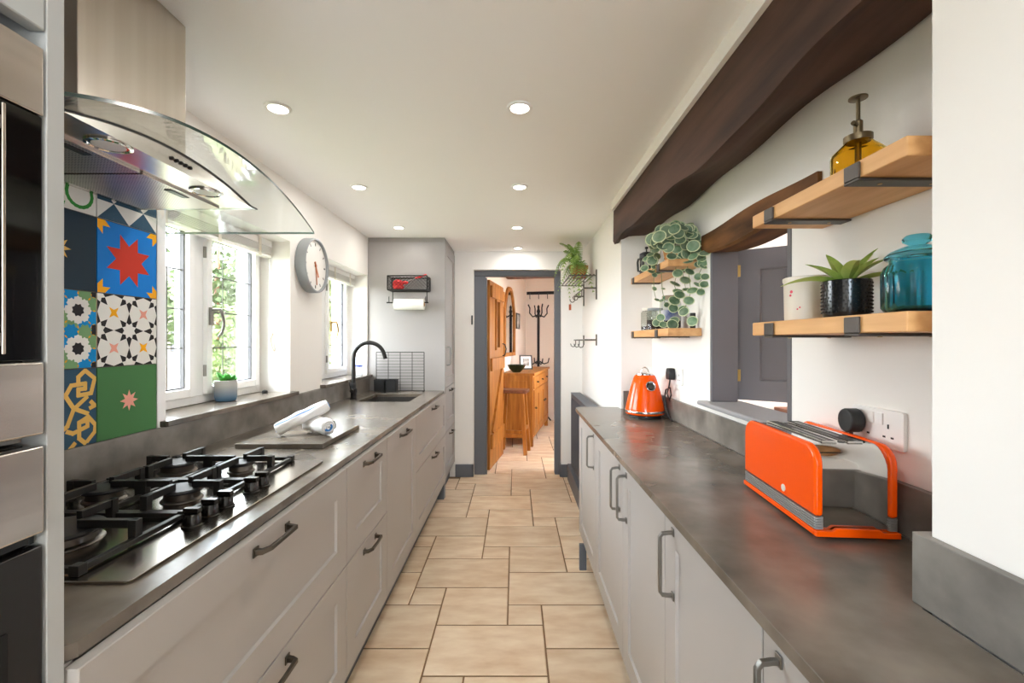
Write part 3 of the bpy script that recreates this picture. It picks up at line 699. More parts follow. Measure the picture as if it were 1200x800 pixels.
def pat_redstar():
    L = [('blue', None)] + [('yellow', star(sx*.5, sy*.5, .21, .115, 8, 22.5)) for sx in (-1,1) for sy in (-1,1)]
    return L + [('redt', star(0, 0, .39, .215, 8, 22.5))]
def pat_green(): return [('green', None), ('pinkt', star(0, 0, .155, .075, 8, 0))]
def pat_navy(): return [('navy', None), ('sand', star(0, 0, .16, .075, 8, 0))]
def pat_bw():
    L = [('whitet', None)]
    for cx in (-.5, 0, .5):
        for cy in (-.5, 0, .5):
            for k in range(8):
                a = R(45*k); r0, r1, w = .085, .25 if k % 2 == 0 else .215, .046
                m_ = r0 + .03 
                L.append(('blackt', [(cx + r0*cos(a), cy + r0*sin(a)), (cx + m_*cos(a) - w*sin(a), cy + m_*sin(a) + w*cos(a)), (cx + r1*cos(a), cy + r1*sin(a)), (cx + m_*cos(a) + w*sin(a), cy + m_*sin(a) - w*cos(a))]))
    for i, (sx, sy) in enumerate(((-1,1),(1,1),(1,-1),(-1,-1))): L.append(('yellow' if i % 2 == 0 else 'pinkt', star(sx*.25, sy*.25, .105, .04, 4, 45)))
    return L
def pat_multi():
    L = [('yellow', None)]
    for cx in (-.5, 0, .5):
        for cy in (-.5, 0, .5):
            L.append(('blackt', star(cx, cy, .09, .07, 8, 0)))
    for (cx, cy) in ((-.25,.25),(.25,.25),(-.25,-.25),(.25,-.25)):
        for k in range(8):
            a = R(45*k + 22.5); c_ = 'sage' if (k // 2 + (cx > 0)) % 2 else 'sky'
            L.append((c_, star(cx + .24*cos(a), cy + .24*sin(a), .105, .08, 8, 22.5)))
        for k in range(8):
            a = R(45*k); L.append(('whitet', star(cx + .12*cos(a), cy + .12*sin(a), .068, .055, 8, 0)))
        L.append(('blackt', star(cx, cy, .088, .068, 8, 22.5)))
    return L
def pat_strap():
    q = lambda x, y: (.6 + (x-30)/195*.4 - .5, .5 - (y-325)/440)
    S = [[(105,400),(105,370),(150,335),(215,385),(190,470),(105,475),(105,440),(150,440),(150,410),(60,415),(30,460)], [(0,455),(30,480),(75,545),(165,585)], [(160,490),(75,550),(35,640),(0,660)],
         [(35,670),(70,685),(165,660),(165,625),(110,630),(110,655)], [(110,630),(170,605),(220,660),(215,700),(165,745)], [(110,690),(110,720),(150,755)], [(40,780),(80,745)], [(190,520),(215,545),(185,555)]]
    L = [('teal_', None)]
    for s_ in S:
        pts = [q(*p) for p in s_]
        for m_ in (pts, [(-.0 - p[0] + .0, p[1]) for p in pts]): L += [('sand', k) for k in stroke(m_, .055)]
    return L
def pat_curl():
    L = [('whitet', None)]
    for sx in (-1, 1):
        for sy in (-1, 1):
            pts = arc(sx*.27, sy*.27, .17, 0, 360, 20); L += [('leafg', k) for k in stroke(pts, .045)]
            L += [('leafg', k) for k in stroke([(sx*.27, sy*.10), (sx*.10, sy*.10), (sx*.1, 0)], .045)]
    for c_ in ((0,.5),(0,-.5),(.5,0),(-.5,0),(0,0)): L += [('leafg', star(c_[0], c_[1], .12, .06, 4, 45)), ('yellow', star(c_[0], c_[1], .05, .045, 8, 0))]
    return L
def pat_pin():
    L = [('whitet', None)]; s_ = .25
    for i in range(4):
        for j in range(4):
            x0, y0 = -.5 + i*s_, -.5 + j*s_
            L.append(('teal_', [(x0, y0), (x0+s_, y0), (x0+s_, y0+s_)] if (i+j) % 2 == 0 else [(x0, y0), (x0, y0+s_), (x0+s_, y0)]))
    return L
PAT = [[pat_green, pat_bw, pat_redstar, pat_pin], [pat_strap, pat_multi, pat_navy, pat_curl], [pat_redstar, pat_pin, pat_green, pat_bw], [pat_bw, pat_curl, pat_strap, pat_navy]]
for ci in range(4):
    for ri in range(4):
        y1 = 1.5475 - ci*(TS+.0008); yc_ = y1 - TS/2; zc_ = 1.0265 + ri*TS + TS/2
        h_ = TS - .003
        if zc_ + h_/2 > 1.92: pass
        mats = []; b = MB()
        L = PAT[ci][ri]()
        def mi(k):
            if TM[k] not in mats: mats.append(TM[k])
            return mats.index(TM[k])
        b.box(-1.2496, TX, yc_-h_/2, yc_+h_/2, zc_-h_/2, zc_+h_/2, mi(L[0][0]))
        for n_, (k, p) in enumerate(L[1:]):
            p = clip(p)
            if len(p) < 3: continue
            x = TX + .00025 + .000004*n_
            b.add([(x, yc_ + u*h_, zc_ + w_*h_) for u, w_ in p], [tuple(range(len(p)))], mi(k))
        o = obj('wall_tile', b, mats, wall_left, recalc=False)
obj('tile_bed', MB().box(-1.2497, -1.2395, 1.5475-4*(TS+.001), 1.5476, 1.0262, 1.0262 + 4*TS), M['tilegrout'], wall_left)
obj('edge_trim', MB().box(-1.2496, -1.2355, 1.5485, 1.586, 1.0262, 1.877), M['reveal'], wall_left)
# ------------------------------------------------------------------ ceiling downlights
DL = [(-.894, 1.69, 'recessed downlight in the ceiling just beyond the cooker hood'), (.016, 1.686, 'recessed downlight over the aisle nearest the viewpoint'),
      (-.89, 2.555, 'recessed downlight in the ceiling above the wall clock side'), (.024, 2.55, 'second recessed downlight along the aisle row'),
      (-.90, 3.46, 'recessed downlight closest to the tall grey cupboard'), (.013, 3.46, 'third recessed downlight along the aisle row'),
      (.024, 4.22, 'recessed downlight nearest the hall doorway')]
for x, y, lb in DL + [(-.3, .2, 'recessed downlight above the viewpoint'), (-.3, -1.2, 'recessed downlight behind the viewpoint')]:
    t = thing('ceiling_downlight', lb, 'downlight', (x, y, ZC-.012), group='recessed ceiling downlights')
    obj('trim_ring', MB().lathe([(.048, ZC-.0005), (.048, ZC-.004), (.044, ZC-.007), (.036, ZC-.007), (.033, ZC-.003)], 28, (x, y, 0)), M['white'], t, smooth=40)
    obj('lens', MB().lathe([(.032, ZC-.0035), (.001, ZC-.005)], 24, (x, y, 0)), M['lamp'], t)
    d = bpy.data.lights.new('downlight_lamp', 'AREA'); d.shape = 'DISK'; d.size = .06; d.energy = DOWNLIGHT_W; d.color = (1, .97, .93)
    o = bpy.data.objects.new('downlight_lamp', d); C.objects.link(o); o.parent = t; o.location = (0, 0, .002)

# ------------------------------------------------------------------ things on the left
# wall clock
cy_, cz_ = 2.70, 1.78
t = thing('wall_clock', 'round grey cased wall clock with copper hands between the windows', 'clock', (-1.249, cy_, cz_))
obj('case', MB().lathe([(.158, -1.2495), (.163, -1.245), (.163, -1.196), (.160, -1.189), (.153, -1.188), (.150, -1.192), (.150, -1.205)], 48, (0, cy_, cz_), 'x'), M['clockgrey'], t, smooth=40)
dial = obj('dial', MB().lathe([(.1495, -1.206), (.1495, -1.204), (.001, -1.2035)], 48, (0, cy_, cz_), 'x'), M['face'], t)
for k in range(12):
    a = R(30*k); L = .018
    obj('hour_mark', MB().obox((-1.2028, cy_ + .118*sin(a), cz_ + .118*cos(a)), (-1.2028, cy_ + (.118+L)*sin(a), cz_ + (.118+L)*cos(a)), .0055 if k % 3 else .008, .001, up=(1,0,0)), M['black'], dial)
for a, L, w in ((R(172), .115, .011), (R(150), .075, .014)):
    obj('hand', MB().obox((-1.2005, cy_ - .025*sin(a), cz_ - .025*cos(a)), (-1.2005, cy_ + L*sin(a), cz_ + L*cos(a)), w, .0012, up=(1,0,0)), M['copper'], t)
obj('hand_hub', MB().lathe([(.009, -1.2025), (.009, -1.197), (.001, -1.1965)], 14, (0, cy_, cz_), 'x'), M['copper'], t)
# succulent pot on the sill
px, py, pz = -1.355, 2.10, 1.0475
t = thing('potted_succulent', 'small bright green succulent in blue glazed pot on the window sill', 'plant', (px, py, pz))
obj('pot', MB().lathe([(.038, pz), (.043, pz+.004), (.046, pz+.02), (.047, pz+.095), (.044, pz+.097), (.042, pz+.086)], 28, (px, py, 0)), M['ceramicgrad'], t, smooth=40)
obj('soil', MB().lathe([(.0415, pz+.078), (.0415, pz+.086), (.001, pz+.088)], 20, (px, py, 0)), M['soil'], t)
def fat_leaf(L, w, th):
    b = MB(); rows_ = [(0, .45, 0), (.35, .85, .1), (.7, 1, .28), (.9, .7, .42), (1, .08, .5)]
    b.v = []; 
    for u, ww, up in rows_:
        for a in range(6):
            q = 2*pi*a/6; b.v.append((u*L, ww*w*cos(q), up*L*.6 + ww*th*sin(q)))
    for i in range(4):
        for a in range(6): b.f.append([i*6+a, i*6+(a+1)%6, i*6+6+(a+1)%6, i*6+6+a]); b.m.append(0)
    b.f.append(list(range(6))); b.m.append(0); b.f.append([24+i for i in range(6)]); b.m.append(0)
    return b
src = obj('leaf', fat_leaf(.05, .012, .005), M['succ'], t, smooth=60, local=True); src.location = (0, 0, .09)
for k in range(1, 22):
    s_ = .6 + .5*random.random()
    link_copy(src, t, (0.006*cos(k*2.4), .006*sin(k*2.4), .088 + .0012*(k % 7)), (0, R(-50*((k*7) % 11)/11), k*2.399), (s_, s_, s_))
# small dark stop on the sill
tag(obj('sill_weight', MB().lathe([(.014, 1.0475), (.015, 1.052), (.013, 1.062), (.004, 1.066)], 14, (-1.34, 2.40, 0)), M['black'], smooth=40), 'tiny black knob shaped weight at the far end of the nearer sill', 'weight')
# soap bottle on far sill
px, py, pz = -1.275, 3.64, 1.0475
t = thing('soap_bottle', 'clear soap bottle with blue print on the sill behind the tap', 'bottle', (px, py, pz))
obj('bottle', MB().lathe([(.03, pz), (.034, pz+.004), (.034, pz+.12), (.026, pz+.14), (.012, pz+.15), (.012, pz+.165)], 20, (px, py, 0)), glassmat('frosted_bottle', (245, 247, 250), diff=.5, dcol=(245, 247, 250)), t, smooth=40)
obj('cap', MB().lathe([(.013, pz+.166), (.013, pz+.185), (.009, pz+.19)], 16, (px, py, 0)), M['white'], t, smooth=40)
b = MB(); b.lathe([(.0345, pz+.075), (.0345, pz+.088)], 20, (px, py, 0)); obj('label_print', b, mat('blue_label', (90, 110, 220), .5), t)
# worktop saver and towels
zt = .911
tag(obj('worktop_saver', MB().box(-1.085, -.745, 1.735, 2.14, zt, zt+.018), M['counter'], bevel=.0015), 'dark rectangular worktop saver board between hob and sink', 'board')
def roll_mesh(L, r, seed):
    b = MB(); rnd = random.Random(seed); n = 26; m = 18; k0 = len(b.v)
    for i in range(m+1):
        x = -L/2 + L*i/m
        for j in range(n):
            a = 2*pi*j/n; rr = r*(1 + .07*sin(3*a + seed + i*.25) + .05*sin(7*a + i*.5) + .04*sin(i*.9 + seed) + rnd.uniform(-.03, .03))
            if i in (0, m): rr *= .93
            b.v.append((x, rr*cos(a), rr*.9*sin(a)))
    for i in range(m):
        for j in range(n):
            a = 2*pi*(j+.5)/n
            b.f.append([i*n+j, i*n+(j+1)%n, i*n+n+(j+1)%n, i*n+n+j]); b.m.append(1 if (seed == 1 and j == 9) else 0)
    return b
def towel(name, label, loc, rot, L, r, seed):
    t = thing(name, label, 'towel', loc, group='rolled tea towels'); t.rotation_euler = rot
    obj('roll', roll_mesh(L, r, seed), [M['towel'], mat('towel_stripe', (120, 160, 220), .95)], t, smooth=80, local=True, recalc=True)
    for s in (-1, 1):
        pts = []
        for i in range(40):
            a = i*.42; q = r*(.12 + .72*i/40); pts.append((s*(L/2 - .001), q*cos(a), q*.9*sin(a)))
        obj('spiral_fold', MB().tube(pts, .0055, 6), M['towel'] if s < 0 else M['towel'], t, smooth=60, local=True)
    b = MB()
    for s in (1, -1): pts = [(s*(L/2+.002), r*.42*cos(R(a)) - r*.1, r*.38*sin(R(a)) + s*.0) for a in range(-150, 60, 15)]; b.tube(pts, .005, 6)
    obj('blue_edge', b, M['blue'], t, smooth=60, local=True)
towel('rolled_towel', 'white rolled towel lying flat with blue edge in its end', (-.845, 1.93, zt+.018+.038), (0, 0, R(-38)), .16, .036, 2)
towel('rolled_towel', 'white rolled towel with blue stripe propped across another roll', (-.912, 1.925, zt+.018+.073), (0, R(-25), R(24)), .215, .029, 1)
# wire dish grid and black pots
t = thing('wire_rack', 'dark wire grid rack leaning on the tall cupboard panel', 'rack', (-.96, 3.76, .911))
b = MB(); x0, x1, z0, z1, yy = -1.165, -.765, .913, 1.235, 3.755
for k in range(14): z = z0 + (z1-z0)*k/13; b.tube([(x0, yy, z), (x1, yy, z)], .0014 if 0 < k < 13 else .003, 5)
obj('horizontal_wires', b, M['blacksat'], t)['kind'] = 'stuff'
for k in range(5):
    x = x0 + (x1-x0)*k/4; obj('upright', MB().tube([(x, yy+.004, z0), (x, yy+.004, z1)], .003 if k in (0, 4) else .0024, 6), M['blacksat'], t)
for x in (x0, x1): obj('foot', MB().tube([(x, yy+.03, z0+.001), (x, yy-.05, z0+.001)], .003, 6), M['blacksat'], t)
for k, (x, lb) in enumerate(((-1.112, 'square black pot left of its twin before the wire rack'), (-1.016, 'square black pot right of its twin before the wire rack'))):
    t = thing('square_pot', lb, 'pot', (x, 3.69, .911), group='black square pots')
    b = MB(); w = .041
    b.box(x-w, x+w, 3.655, 3.737, .9115, .918)
    b.box(x-w, x-w+.005, 3.655, 3.737, .918, 1.01).box(x+w-.005, x+w, 3.655, 3.737, .918, 1.01).box(x-w+.005, x+w-.005, 3.655, 3.66, .918, 1.01).box(x-w+.005, x+w-.005, 3.732, 3.737, .918, 1.01)
    obj('body', b, M['black'], t, bevel=.002)
    obj('rim', MB().tube([(x-w, 3.655, 1.011), (x+w, 3.655, 1.011), (x+w, 3.737, 1.011), (x-w, 3.737, 1.011)], .003, 6, closed=True), M['blacksat'], t)
# wire basket with kitchen roll on the tall panel
yb = 3.796
t = thing('wall_basket', 'black wire wall basket with roll holder on the tall cupboard side', 'basket', (-.885, yb, 1.60))
x0, x1, z0, z1, y0, y1 = -1.045, -.722, 1.748, 1.862, 3.665, 3.797
def frame_tube(pts, name='rim'): obj(name, MB().tube(pts, .005, 6, closed=True), M['blacksat'], t)
frame_tube([(x0, y0, z1), (x1, y0, z1), (x1, y1, z1), (x0, y1, z1)]); frame_tube([(x0, y0, z0), (x1, y0, z0), (x1, y1, z0), (x0, y1, z0)], 'base_ring')
for x in (x0, x1):
    for y in (y0, y1): obj('corner_post', MB().tube([(x, y, z0), (x, y, z1)], .005, 6), M['blacksat'], t)
b = MB()
def mesh_panel(o, u, n_u, v, n_v):   # diagonal chicken wire on a panel
    o, u, v = Vector(o), Vector(u), Vector(v)
    for s in (-1, 1):
        for k in range(-n_v, n_u + n_v):
            p = []
            for q in (0, 1):
                a = k + (n_v*q if s > 0 else -n_v*q) + (0 if s > 0 else n_v*0)
                p.append((a, q*n_v))
            (a0, b0), (a1, b1) = p
            lo, hi = 0., 1.
            if a1 != a0:
                t0, t1 = (0-a0)/(a1-a0), (n_u-a0)/(a1-a0)
                lo, hi = max(lo, min(t0, t1)), min(hi, max(t0, t1))
            if hi - lo < .05: continue
            A = o + u*((a0+(a1-a0)*lo)/n_u) + v*lo; B = o + u*((a0+(a1-a0)*hi)/n_u) + v*hi
            b.tube([A, B], .0013, 4)
mesh_panel((x0, y0, z0), (x1-x0, 0, 0), 11, (0, 0, z1-z0), 4); mesh_panel((x0, y0, z0), (0, y1-y0, 0), 4, (0, 0, z1-z0), 4); mesh_panel((x1, y0, z0), (0, y1-y0, 0), 4, (0, 0, z1-z0), 4)
mesh_panel((x0, y0, z0), (x1-x0, 0, 0), 11, (0, y1-y0, 0), 4); mesh_panel((x0, y1, z0), (x1-x0, 0, 0), 11, (0, 0, z1-z0), 4)
obj('wire_mesh', b, M['blacksat'], t)['kind'] = 'stuff'
for x in (-1.02, -.735): obj('drop_arm', MB().tube([(x, 3.73, z0), (x, 3.73, 1.648)], .004, 6), M['blacksat'], t)
rz = 1.648
obj('roll_bar', MB().tube([(-1.07, 3.73, rz), (-.722, 3.73, rz)], .005, 8), M['blacksat'], t)
for x in (-1.05, -.745): obj('end_hook', MB().tube([(x, 3.73, rz), (x, 3.725, rz+.035), (x+.002, 3.72, rz+.05)], .003, 6), M['blacksat'], t)
t = thing('kitchen_roll', 'white kitchen paper roll hanging under the black wire basket', 'paper roll', (-.88, 3.73, 1.60))
obj('paper', MB().lathe([(.019, -1.004), (.046, -1.004), (.047, -1.0), (.047, -.762), (.046, -.758), (.019, -.758)], 32, (0, 3.73, rz-.014), 'x'), M['paper'], t, smooth=40)
obj('core', MB().lathe([(.0185, -1.006), (.0185, -.755)], 20, (0, 3.73, rz-.014), 'x'), mat('cardboard', (190, 150, 105), .9), t)
t = thing('oven_glove', 'red silicone oven glove lying in the black wire basket', 'glove', (-.96, 3.73, 1.755))
b = MB(); b.ball((-.975, 3.725, 1.80), (.045, .03, .04), 16, 10); b.ball((-.915, 3.72, 1.812), (.028, .018, .014), 12, 8); b.ball((-.97, 3.73, 1.775), (.05, .03, .02), 14, 8)
obj('glove', b, M['red'], t, smooth=60)
t = thing('red_spatula', 'red handled utensil resting across the wire basket rim', 'utensil', (-.77, 3.72, 1.86))
obj('grip', MB().tube([(-.83, 3.72, 1.848), (-.735, 3.71, 1.876)], [.007, .009], 8), M['red'], t)
obj('shaft', MB().tube([(-.925, 3.725, 1.815), (-.83, 3.72, 1.848)], .003, 6), M['chrome'], t)

# ------------------------------------------------------------------ right-hand things
# kettle
kx, ky, kz = .712, 2.47, .911
t = thing('kettle', 'orange cone shaped electric kettle with chrome band on the worktop', 'kettle', (kx, ky, kz))
obj('base', MB().lathe([(.085, kz), (.088, kz+.003), (.088, kz+.014), (.08, kz+.017)], 32, (kx, ky, 0)), M['black'], t, smooth=40)
obj('body', MB().lathe([(.098, kz+.018), (.104, kz+.022), (.106, kz+.03), (.103, kz+.05), (.095, kz+.09), (.083, kz+.14), (.070, kz+.185), (.060, kz+.217), (.055, kz+.227), (.048, kz+.231)], 40, (kx, ky, 0)), M['orange'], t, smooth=50)
obj('chrome_band', MB().lathe([(.1065, kz+.029), (.108, kz+.031), (.1072, kz+.040), (.1055, kz+.0415)], 40, (kx, ky, 0)), M['chrome'], t, smooth=50)
lid = obj('lid', MB().lathe([(.047, kz+.2315), (.046, kz+.237), (.03, kz+.243), (.012, kz+.246), (.001, kz+.247)], 30, (kx, ky, 0)), M['chrome'], t, smooth=50)
obj('lid_ring', MB().tube([(kx + .020*cos(R(a)), ky, kz+.245 + .026*sin(R(a))) for a in range(0, 181, 15)], .0035, 8), M['chrome'], lid, smooth=60)
# gauge set in the sloping side facing the room
ga = R(-83); rr = .076; gz = kz + .175
gn = Vector((cos(ga)*.94, sin(ga)*.94, .34)).normalized(); gp = Vector((kx + rr*cos(ga), ky + rr*sin(ga), gz))
def disc_on(p, n, prof, nseg, mats, name, parent):
    q = n.to_track_quat('Z', 'Y').to_matrix(); b = MB().lathe(prof, nseg)
    b.v = [tuple(q @ Vector(v_) + p) for v_ in b.v]
    return obj(name, b, mats, parent, smooth=50)
g = disc_on(gp, gn, [(.027, -.012), (.027, .004), (.024, .006), (.021, .003)], 28, M['chrome'], 'gauge_rim', t)
disc_on(gp, gn, [(.0215, .001), (.018, .0065), (.001, .0085)], 24, mat('gauge_glass', (70, 66, 62), .05, .8), 'gauge_dial', t)
b = MB(); b.tube([(kx+.03, ky+.045, kz+.222), (kx+.045, ky+.085, kz+.225), (kx+.055, ky+.12, kz+.19), (kx+.055, ky+.13, kz+.12), (kx+.05, ky+.115, kz+.06), (kx+.045, ky+.085, kz+.045)], .011, 10)
obj('handle', b, M['black'], t, smooth=60)
obj('spout', MB().prism([(kx-.1, kz+.20), (kx-.05, kz+.19), (kx-.05, kz+.226)], ky-.018, ky+.018, 'y'), M['orange'], t, bevel=.004) if False else None
# sockets
def socket(yc, zc, name, label, wy, gang):
    x = XN - .0005
    t = thing(name, label, 'socket', (x, yc, zc))
    obj('plate', MB().prism(rrect(yc-wy/2, yc+wy/2, zc-.043, zc+.043, .006, 3), x-.009, x, 'x'), M['white'], t, bevel=.0015)
    for g_ in range(gang):
        o = yc + ((g_-.5)*.068 if gang == 2 else 0); sw = yc + ((g_-.5)*.026 if gang == 2 else .02)
        obj('switch', MB().box(x-.0125, x-.0092, sw-.008, sw+.008, zc+.008, zc+.034), M['white'], t, bevel=.001)
        for dy, dz, w_, h_ in ((0, .012-.004, .004, .010), (-.011, -.016, .0075, .004), (.011, -.016, .0075, .004)):
            obj('pin_hole', MB().box(x-.0097, x-.0091, o+dy-w_/2, o+dy+w_/2, zc+dz-h_/2-.002, zc+dz+h_/2-.002), M['black'], t)
    return t
socket(1.04, 1.128, 'wall_socket', 'white double wall socket above the toaster', .148, 2)
socket(2.33, 1.145, 'wall_socket', 'white wall socket with black plug beside the kettle', .148, 2)
x = XN - .012
t = thing('power_plug', 'black round plug in the double socket behind the toaster', 'plug', (x, 1.10, 1.12))
b = MB(); b.prism([(1.09 + .026*cos(R(a)), 1.135 + .028*sin(R(a)) if sin(R(a)) > 0 else 1.135 + .03*sin(R(a))) for a in range(0, 360, 15)], x-.034, x, 'x'); obj('plug_body', b, M['black'], t, bevel=.005)
obj('cable', MB().tube([(x-.018, 1.09, 1.106), (x-.012, 1.09, 1.07), (x-.011, 1.10, 1.0), (x-.011, 1.13, .935), (x-.011, 1.3, .9165), (x-.02, 1.34, .9165)], .004, 8), M['black'], t)
t = thing('power_plug', 'black plug with looped kettle lead beside the orange kettle', 'plug', (x, 2.36, 1.15))
b = MB(); b.prism([(2.335, 1.125), (2.385, 1.125), (2.39, 1.16), (2.38, 1.185), (2.34, 1.185), (2.33, 1.16)], x-.035, x, 'x'); obj('plug_body', b, M['black'], t, bevel=.006)
cp = [(x-.02, 2.36, 1.124), (x-.025, 2.36, 1.09), (x-.03, 2.38, 1.05), (x-.03, 2.34, 1.02), (x-.035, 2.30, 1.05), (x-.03, 2.33, 1.085), (x-.035, 2.38, 1.07), (x-.04, 2.39, 1.02), (x-.04, 2.36, .97), (x-.03, 2.34, .93), (x-.03, 2.30, .9165)]
obj('cable', MB().tube(cp, .0042, 8), M['black'], t, smooth=60)
# toaster
M['ribgrey'] = mat('silver_rib', (168, 166, 164), .3, .5)
t = thing('toaster', 'bright orange long slot toaster with chrome ends on the worktop', 'toaster', (.7255, 1.108, .911), R(-4.5))
L, W, T_ = .345, .166, .195
def side_outline(l, z0, z1, r): return [(-l/2, z0)] + [(l/2, z0)] + arc(l/2-r, z1-r, r, 0, 90, 7) + arc(-l/2+r, z1-r, r, 90, 180, 7)
for s in (-1, 1):
    b = MB(); a0, a1 = (s*W/2, s*(W/2-.018)); b.prism(side_outline(L, .046, T_, .042), min(a0, a1), max(a0, a1), 'x')
    sp = obj('side_shell', b, M['orange'], t, bevel=.007, seg=4, local=True)
    for k in range(5):
        z = .0195 + k*.0053; b = MB(); x_ = s*(W/2 - .0005)
        b.prism(rrect(min(x_, s*(W/2-.0185)), max(x_, s*(W/2-.0185)), -L/2+.0005, L/2-.0005, .005, 3), z, z+.0042, 'z')
        obj('rib', b, M['ribgrey'], sp, local=True)
b = MB(); b.prism(side_outline(L-.012, .018, T_-.003, .046), -(W/2-.0183), W/2-.0183, 'x'); body = obj('chrome_body', b, M['chrome'], t, local=True, smooth=40)
for s in (-1, 1):
    x_ = s*.027
    q = obj('slot', MB().box(x_-.013, x_+.013, -.125, .125, T_-.0028, T_-.0005), M['black'], t, local=True)
    obj('slot_rim', MB().tube([(x_-.014, -.126, T_-.001), (x_+.014, -.126, T_-.001), (x_+.014, .126, T_-.001), (x_-.014, .126, T_-.001)], .0022, 6, closed=True), M['chrome'], q, local=True)
    for k in (0,): obj('slot_guide', MB().box(x_+k-.001, x_+k+.001, -.12, .12, T_-.0004, T_+.0004), M['chrome'], q, local=True)
b = MB(); b.prism([(-W/2-.001, .006), (W/2+.001, .006), (W/2+.001, .018), (.05, .018), (.042, .024), (-.042, .024), (-.05, .018), (-W/2-.001, .018)], -L/2-.006, -L/2+.004, 'y')
b.box(-W/2-.001, W/2+.001, -L/2+.004, L/2+.004, .006, .0175)
obj('base_tray', b, M['orange'], t, bevel=.002, local=True)
for sx in (-1, 1):
    for sy in (-1, 1): obj('foot', MB().lathe([(.012, .0), (.013, .0055)], 12, (sx*.062, sy*.15, 0)), M['orange'], t, local=True)
obj('emblem', MB().lathe([(.0085, -.0015), (.0085, .0), (.001, .0002)], 20, (-W/2-.0003, -.045, .066), 'x'), M['cream'], t, local=True)
b = MB(); b.v = []
obj('emblem_mark', MB().tube([(-W/2-.0009, -.045 + .004*cos(R(a)), .066 + .0045*sin(R(a))) for a in range(-60, 230, 20)], .0008, 5), M['orange'], t, local=True)

# oak shelves
def shelf(y0, y1, zt_, th, label, bys, xf=.65):
    t = thing('oak_shelf', label, 'shelf', (.75, (y0+y1)/2, zt_-th), group='oak shelves on iron brackets')
    obj('board', MB().box(xf, .8435, y0, y1, zt_-th, zt_), M['oak'], t, bevel=.003)
    for y in bys:
        b = MB(); w = .019
        b.box(xf-.0065, .8442, y-w, y+w, zt_-th-.0062, zt_-th-.0005)
        b.box(xf-.0065, xf-.0008, y-w, y+w, zt_-th-.0004, zt_-.004)
        br = obj('bracket', b, M['blacksat'] if False else mat('raw_iron', (86, 80, 76), .45, .6), t, bevel=.002)
        for xx in (.70, .80): obj('screw', MB().lathe([(.004, zt_-th-.0075), (.004, zt_-th-.0064)], 8, (xx, y, 0)), M['brass'], br)
    return t
shelf(.745, 1.232, 1.668, .034, 'upper oak shelf holding the amber bottle', (.862, 1.145))
shelf(.745, 1.232, 1.376, .035, 'lower oak shelf holding the turquoise jar', (.862, 1.145))
shelf(2.03, 2.68, 1.70, .034, 'small upper oak shelf holding the trailing plant near the hatch', (2.16, 2.62), .69)
shelf(2.03, 2.68, 1.386, .036, 'small lower oak shelf holding glass storage jars', (2.19, 2.63), .69)
# amber spray bottle
x, y, z = .752, .985, 1.669
t = thing('plant_mister', 'amber glass plant mister with brass pump on the upper shelf', 'bottle', (x, y, z))
obj('bottle', MB().lathe([(.046, z), (.05, z+.003), (.051, z+.062), (.049, z+.068), (.026, z+.092), (.022, z+.097), (.019, z+.096), (.023, z+.090), (.045, z+.066), (.047, z+.06), (.046, z+.008), (.001, z+.007)], 20, (x, y, 0)), M['amber'], t, smooth=30)
br = mat('aged_brass', (112, 98, 76), .35, 1)
obj('collar', MB().lathe([(.026, z+.093), (.027, z+.096), (.027, z+.106), (.02, z+.108)], 24, (x, y, 0)), br, t, smooth=40)
obj('pump_body', MB().lathe([(.008, z+.108), (.009, z+.112), (.009, z+.138), (.005, z+.142)], 16, (x, y, 0)), br, t, smooth=40)
obj('nozzle', MB().tube([(x-.005, y-.004, z+.128), (x-.02, y-.012, z+.13)], [.004, .005], 8), br, t)
obj('plunger', MB().lathe([(.004, z+.14), (.004, z+.187), (.018, z+.188), (.018, z+.191), (.001, z+.192)], 18, (x, y, 0)), br, t, smooth=40)
obj('dip_tube', MB().lathe([(.006, z+.02), (.006, z+.09)], 10, (x, y, 0)), br, t)
# cream canister
x, y, z = .757, 1.165, 1.377
t = thing('cream_canister', 'cream stoneware canister with pink print on the lower shelf', 'canister', (x, y, z))
obj('body', MB().lathe([(.048, z), (.051, z+.004), (.053, z+.10), (.055, z+.104), (.055, z+.112), (.051, z+.114), (.047, z+.106)], 36, (x, y, 0)), M['cream'], t, smooth=40)
obj('cork_fill', MB().lathe([(.046, z+.09), (.046, z+.106), (.001, z+.107)], 24, (x, y, 0)), M['soil'], t)
for a, zz, w_ in ((-163, .075, .004), (-166, .066, .003), (-140, .034, .002), (-146, .030, .002)):
    disc_on(Vector((x + .0524*cos(R(a)), y + .0524*sin(R(a)), z+zz)), Vector((cos(R(a)), sin(R(a)), 0)), [(w_, -.0005), (w_, .0006), (.0005, .0008)], 10, M['pink'], 'print', t)
